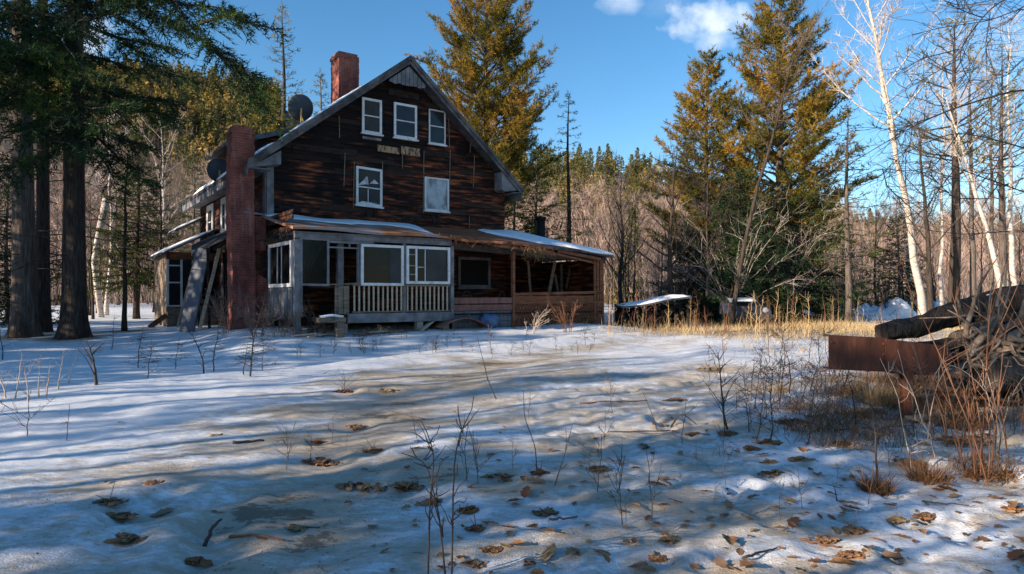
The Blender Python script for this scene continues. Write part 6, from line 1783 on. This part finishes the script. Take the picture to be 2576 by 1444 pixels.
def heap(px, py, wpx, label, seed, mat='leaf', n=None, flat=.5):
    g = G(px, py); r = wpx / 2 * g[1] / FX; rg = np.random.default_rng(seed); q = MB(); n = n or int(24 + r * 240); cc = [(rg.uniform(0, 6.28), r * math.sqrt(rg.random()) * .8, r * rg.uniform(.12, .42)) for _ in range(6)]
    for i in range(n):
        ca, cr0, cw = cc[rg.integers(6)]; qx, qy = cr0 * math.cos(ca) + rg.normal(0, cw), cr0 * math.sin(ca) + rg.normal(0, cw * .7)
        a = math.atan2(qy, qx); rr_ = min(math.hypot(qx, qy), r * 1.25); L = rg.uniform(.03, .09); c, s = math.cos(a), math.sin(a)
        b = rg.uniform(0, 6.28); e = np.array([math.cos(b), math.sin(b), rg.normal(0, .22)]); e /= np.linalg.norm(e); v = unit(np.cross(e, [rg.normal(0, .28), rg.normal(0, .28), 1])); u3 = np.cross(v, e) * -1
        p = np.array([rr_ * c, rr_ * s * flat, .012 + .06 * r * 4 * max(0, 1 - rr_ / r) * rg.random()])
        X = np.array([[p + e * L * (f - .5) + v * gg * L * .36 * math.sin(math.pi * (f * .9 + .05)) + u3 * L * .2 * (gg * gg * .5 + (f - .5) ** 2) for gg in (-1, 0, 1)] for f in (0, .3, .65, 1)])
        q.grid(X)
    for i in range(0 if seed % 5 else 2):
        a = rg.uniform(0, 6.28); q.tube([[0, 0, .02], [r * .8 * math.cos(a), r * .5 * math.sin(a), .06 + .1 * rg.random()]], [.004, .002], 4, False)
    o = q.build('leaf_heap', MT[mat]); o.location = tuple(g); return tag(o, label, 'leaf heap')


for i, (x, y, wpx, lb, mt) in enumerate(HE): heap(x, y, wpx, lb, 500 + i, mt)


def stick(a, b_, label, r=.010, mat='twig_dark', bend=0.0, z0=.01, z1=.01):
    p, q_ = G(*a), G(*b_); p = p + [0, 0, z0]; q_ = q_ + [0, 0, z1]; rg = np.random.default_rng(int(a[0] + a[1])); k = np.linspace(0, 1, 9); P = p + np.outer(k, q_ - p); P[:, 2] += bend * np.sin(math.pi * k); P += rg.normal(0, .004, P.shape)
    P[:, 2] = np.maximum(P[:, 2], hz(P[:, 0], P[:, 1]) + .006)
    q = MB(); q.tube(P - p, r * (1 - .5 * k), 6); return put(q, 'fallen_stick', mat, label, 'stick', tuple(p))


stick((586, 1117), (664, 1110), 'short thick black stick on the track at the left', .018)
stick((579, 1354), (718, 1365), 'curved brown stick in the left foreground', .010, 'stem_red', .02)
stick((516, 1377), (555, 1332), 'dark stick poking up in the left foreground', .016, 'twig_dark', .03, z1=.06)
stick((1458, 1017), (1629, 1009), 'long reddish stick on the right side of the track', .014, 'stem_red')
stick((1529, 1090), (1690, 1086), 'long black stick touching the straight bare stem', .011)
stick((982, 1040), (1069, 1056), 'thin brown stick at the lit edge of the track', .012, 'twig_brown')
stick((1383, 1315), (1451, 1306), 'short brown stick in the middle foreground', .010, 'twig_brown')
stick((1872, 1408), (1954, 1386), 'dark split stick in the lower right', .009)
stick((2017, 1364), (2114, 1384), 'reddish bark strip beside a leaf heap in the lower right', .010, 'stem_red')
stick((746, 1334), (806, 1330), 'thin dark stick beside a small tuft of leaves', .006)
stick((528, 1100), (560, 1096), 'pale wood chip on the track at the left', .02, 'pale_wood')
stick((2100, 1085), (2300, 1075), 'thin dark stick in the brush before the rusty beam', .010)
stick((2320, 1270), (2440, 1276), 'thin dark stick at the right below the grass tufts', .006)

# ================================================================== car, shelter, snow heaps
g = gp(9.2, 27.2); car = thing('parked_car', 'dark old car with snow on its bonnet half hidden under the pines', 'car', g, R(-8)); prof = [(-.84, .32), (-.86, .62), (-.80, .80), (.80, .80), (.86, .62), (.84, .32)]
def loft(secs):
    q = MB(); q.grid(np.array([[[x * w_, y, z] for x, z in pr] for (y, w_, pr) in secs]), closed=True)
    for e in (0, -1):
        pr = np.array([[x * secs[e][1], secs[e][0], z] for x, z in secs[e][2]]); n = len(pr); q.add(pr, f3=[[0, i, i + 1] for i in range(1, n - 1)])
    return q


lo = lambda zt: [(-.84, .3), (-.86, .55), (-.82, zt), (.82, zt), (.86, .55), (.84, .3)]
loft([(-2.1, .92, lo(.66)), (-1.9, .98, lo(.76)), (-.8, 1, lo(.90)), (.9, 1, lo(.92)), (2.0, .98, lo(.9)), (2.15, .92, lo(.75))]).build('body', MT['car_dark'], car, True)
loft([(-.85, 1, [(-.80, .9), (-.78, .93), (.78, .93), (.80, .9)]), (-.25, 1, [(-.80, .9), (-.62, 1.36), (.62, 1.36), (.80, .9)]), (1.0, 1, [(-.80, .9), (-.62, 1.38), (.62, 1.38), (.80, .9)]), (1.5, 1, [(-.78, .9), (-.74, .95), (.74, .95), (.78, .9)])]).build('cabin', MT['car_dark'], car)
q = MB(); q.add([[-.70, -.80, .97], [.70, -.80, .97], [.56, -.31, 1.34], [-.56, -.31, 1.34]], f4=[[0, 1, 2, 3]]); v = q.v[0] + [0, -.02, .015]; q.v[0] = v; q.build('windscreen', MT['glass'], car)
for sx in (-1, 1):
    q = MB(); q.tube([[sx * .58, -2.05, .62], [sx * .58, -2.12, .62]], [.10, .10], 12); q.build('headlight', MT['glass_pale'], car)
    for sy in (-1.35, 1.35):
        q = MB(); q.tube([[sx * .66, sy, .31], [sx * .86, sy, .31]], [.31, .31], 16); wh = q.build('wheel', MT['black'], car)
        q = MB(); q.tube([[sx * .861, sy, .31], [sx * .875, sy, .31]], [.17, .17], 12); q.build('rim', MT['dish'], wh)
q = MB(); q.slab(np.array([[[x, y, .95 + .06 * (1 - (x / .8) ** 2) + .03 * math.sin(5 * y) + (y + 2) * .06] for x in np.linspace(-.6, .35, 9)] for y in np.linspace(-1.7, -1.05, 8)]), .07); q.build('snow', MT['snow'], car, True)

g = G(1655, 826); sh = thing('low_shelter', 'low dark shelter with snow on its sloping roof beside the porch', 'shelter', tuple(g)); dd = g[1]
hw = 75 * dd / FX; hh = (826 - 752) * dd / FX
q = MB(); X = np.array([[[x, y, hh * (.80 + .12 * (x + hw) / hw / 2 * 2) + .05 * math.sin(x * 2)] for y in np.linspace(-.2, 1.6, 4)] for x in np.linspace(-hw * 1.25, hw * 1.1, 7)]); q.slab(X, .06); q.build('roof', MT['roof_dark'], sh)
X2 = np.array([[[x, y, hh * (.80 + .12 * (x + hw) / hw / 2 * 2) + .05 * math.sin(x * 2) + .015 + .10 * min(1, min(i, 11 - i, j, 7 - j) / 2 + .2)] for j, y in enumerate(np.linspace(-.18, 1.55, 8))] for i, x in enumerate(np.linspace(-hw * 1.2, hw * 1.05, 12))])
q = MB(); q.slab(X2, .1); q.build('snow', MT['snow'], sh, True)
q = MB()
for x in np.linspace(-hw * 1.15, hw, 9): q.box(x - .13, x + .13, 1.3, 1.34, -.1, hh * .8)
q.build('back_wall', MT['dark_wood'], sh)
for x in (-hw * 1.15, -hw * .1, hw):
    q = MB(); q.box(x - .04, x + .04, -.1, -.02, -.1, hh * .82); q.build('post', MT['dark_wood'], sh)
q = MB(); rg = np.random.default_rng(3)
for k in range(120): x = rg.uniform(-hw * 1.1, hw * .95); z = rg.uniform(.02, hh * .72); q.tube([[x, .3 + rg.uniform(-.1, .1), z], [x, .9, z]], [.06, .06], 7)
q.build('firewood', MT['bark_dark'], sh, True)


def heap_snow(px, py, rx, rz_, label, seed):
    g = G(px, py); q = MB(); n = 26; X = np.zeros((n, n, 3)); 
    for i in range(n):
        for j in range(n):
            u, v = (i / (n - 1) - .5) * 2, (j / (n - 1) - .5) * 2; e = max(0, 1 - u * u - v * v)
            X[i, j] = (u * rx, v * rx * .6, -.15 + rz_ * e ** .7 * (1 + 1.5 * float(fbm(np.array([u * 3.0 + seed]), np.array([v * 3.0]), seed, 4)[0])))
    q.grid(X); o = q.build('snow_heap', MT['snow'], None, True); o.location = tuple(g); return tag(o, label, 'snow heap')


heap_snow(2215, 800, 2.0, .85, 'tall bright snow heap below the low green spruce', 2)
heap_snow(2345, 790, 1.2, .6, 'lower snow heap behind the end of the log', 5)
heap_snow(2090, 796, 1.0, .6, 'small shaded snow heap right of the parked car', 7)
heap_snow(2460, 775, 1.6, .6, 'snow heap between the birches and the log', 8)

# ================================================================== odds and ends by the porch
def atp(name, mb_, mat, label, cat, smooth=False): o = mb_.build(name, MT[mat], None, smooth); at_house(o); return tag(o, label, cat)
gz = lambda s, t: ground_at(s, t)
q = MB(); X = np.array([[[s, t, gz(4.9, -3.1) + .10 + .26 * math.sin(math.pi * f) ** .8] for t in np.linspace(-3.3, -2.3, 4)] for f, s in zip(np.linspace(0, 1, 12), np.linspace(4.15, 5.75, 12))]); q.slab(X, .02)
atp('curved_sheet', q, 'red_board', 'curved pinkish sheet of roofing lying on the snow at the porch', 'sheet', True)
q = MB(); q.blob([6.05, -2.95, gz(6, -2.95) + .22], (.34, .22, .26), 3, .25, 20, 14)
atp('tarp_bundle', q, 'blue_tarp', 'crumpled blue tarp bundle before the grey skirting boards', 'tarp', True)
for i, (a, b_, w1, w2, mt, lb) in enumerate((((.2, -3.1), (1.0, -2.7), .10, .04, 'pale_wood', 'broken orange brown board in the snow at the corner post of the porch'), ((1.5, -3.05), (3.9, -2.75), .12, .03, 'red_wood', 'long red brown board lying under the porch'),
                                           ((2.0, -2.9), (2.5, -3.0), .08, .05, 'pale_wood', 'short tan board under the railing'), ((3.6, -3.0), (4.25, -2.7), .12, .05, 'pale_wood', 'tan board standing against the middle pier'), ((-.2, -3.0), (.45, -3.1), .07, .03, 'pale_wood', 'splintered batten in front of the corner post'))):
    q = MB(); z = gz(*a); q.beam([a[0], a[1], z + .05], [b_[0], b_[1], z + (.10 if i != 3 else .38)], w1, w2); atp('loose_board', q, mt, lb, 'board')
for i, x in enumerate((1175, 1263, 1313, 1367)):
    s0, z0 = fs(x, 752, -2.4); q = MB(); a = np.linspace(0, math.pi, 12); wd = (.17, .13, .09, .09)[i]; hh = .34
    q.tube(np.stack([s0 + wd * np.cos(a), np.full(12, -2.4), z0 - .1 + hh * np.sin(a) ** .6], -1), .010, 6)
    atp('wire_hoop', q, 'dish', ['wide pale wire hoop behind the red parapet, leftmost of four', 'pale wire hoop just left of the rusty porch post', 'narrow pale wire hoop just right of the rusty porch post', 'narrow pale wire hoop beside the slanting boards'][i], 'hoop', True)
# fine litter: needles, bark flakes, crumbs
rg = np.random.default_rng(91); q = MB(); N = 26000
y = 3.2 + 13 * rg.random(N) ** 1.3; x = rg.uniform(-.75, .8, N) * y
den = .10 + .5 * sstep(-.1, .45, x / y) + .5 * np.exp(-(polydist(x, y, TRACK) / 1.4) ** 2) + .6 * np.exp(-(((x - .0) / .8) ** 2 + ((y - 5.6) / 1.1) ** 2))
den *= sstep(-.25, .25, fbm(x * .9, y * .9, 93, 3)) ** 1.5
k = rg.random(N) < den; x, y = x[k], y[k]; n = len(x)
u = unit(np.stack([rg.normal(0, 1, n), rg.normal(0, 1, n), rg.normal(0, .12, n)], -1)); wv = unit(np.cross(u, [0, 0, 1.0])) * rg.uniform(.0012, .007, n)[:, None]
q.tris(np.stack([x, y, hz(x, y) + .006], -1), u, wv, np.exp(rg.normal(-3.9, .5, n)))
tag(q.build('leaf_litter', MT['leaf_dark']), 'fine dark litter of needles and bark crumbs strewn over the snow', 'litter', kind='stuff')
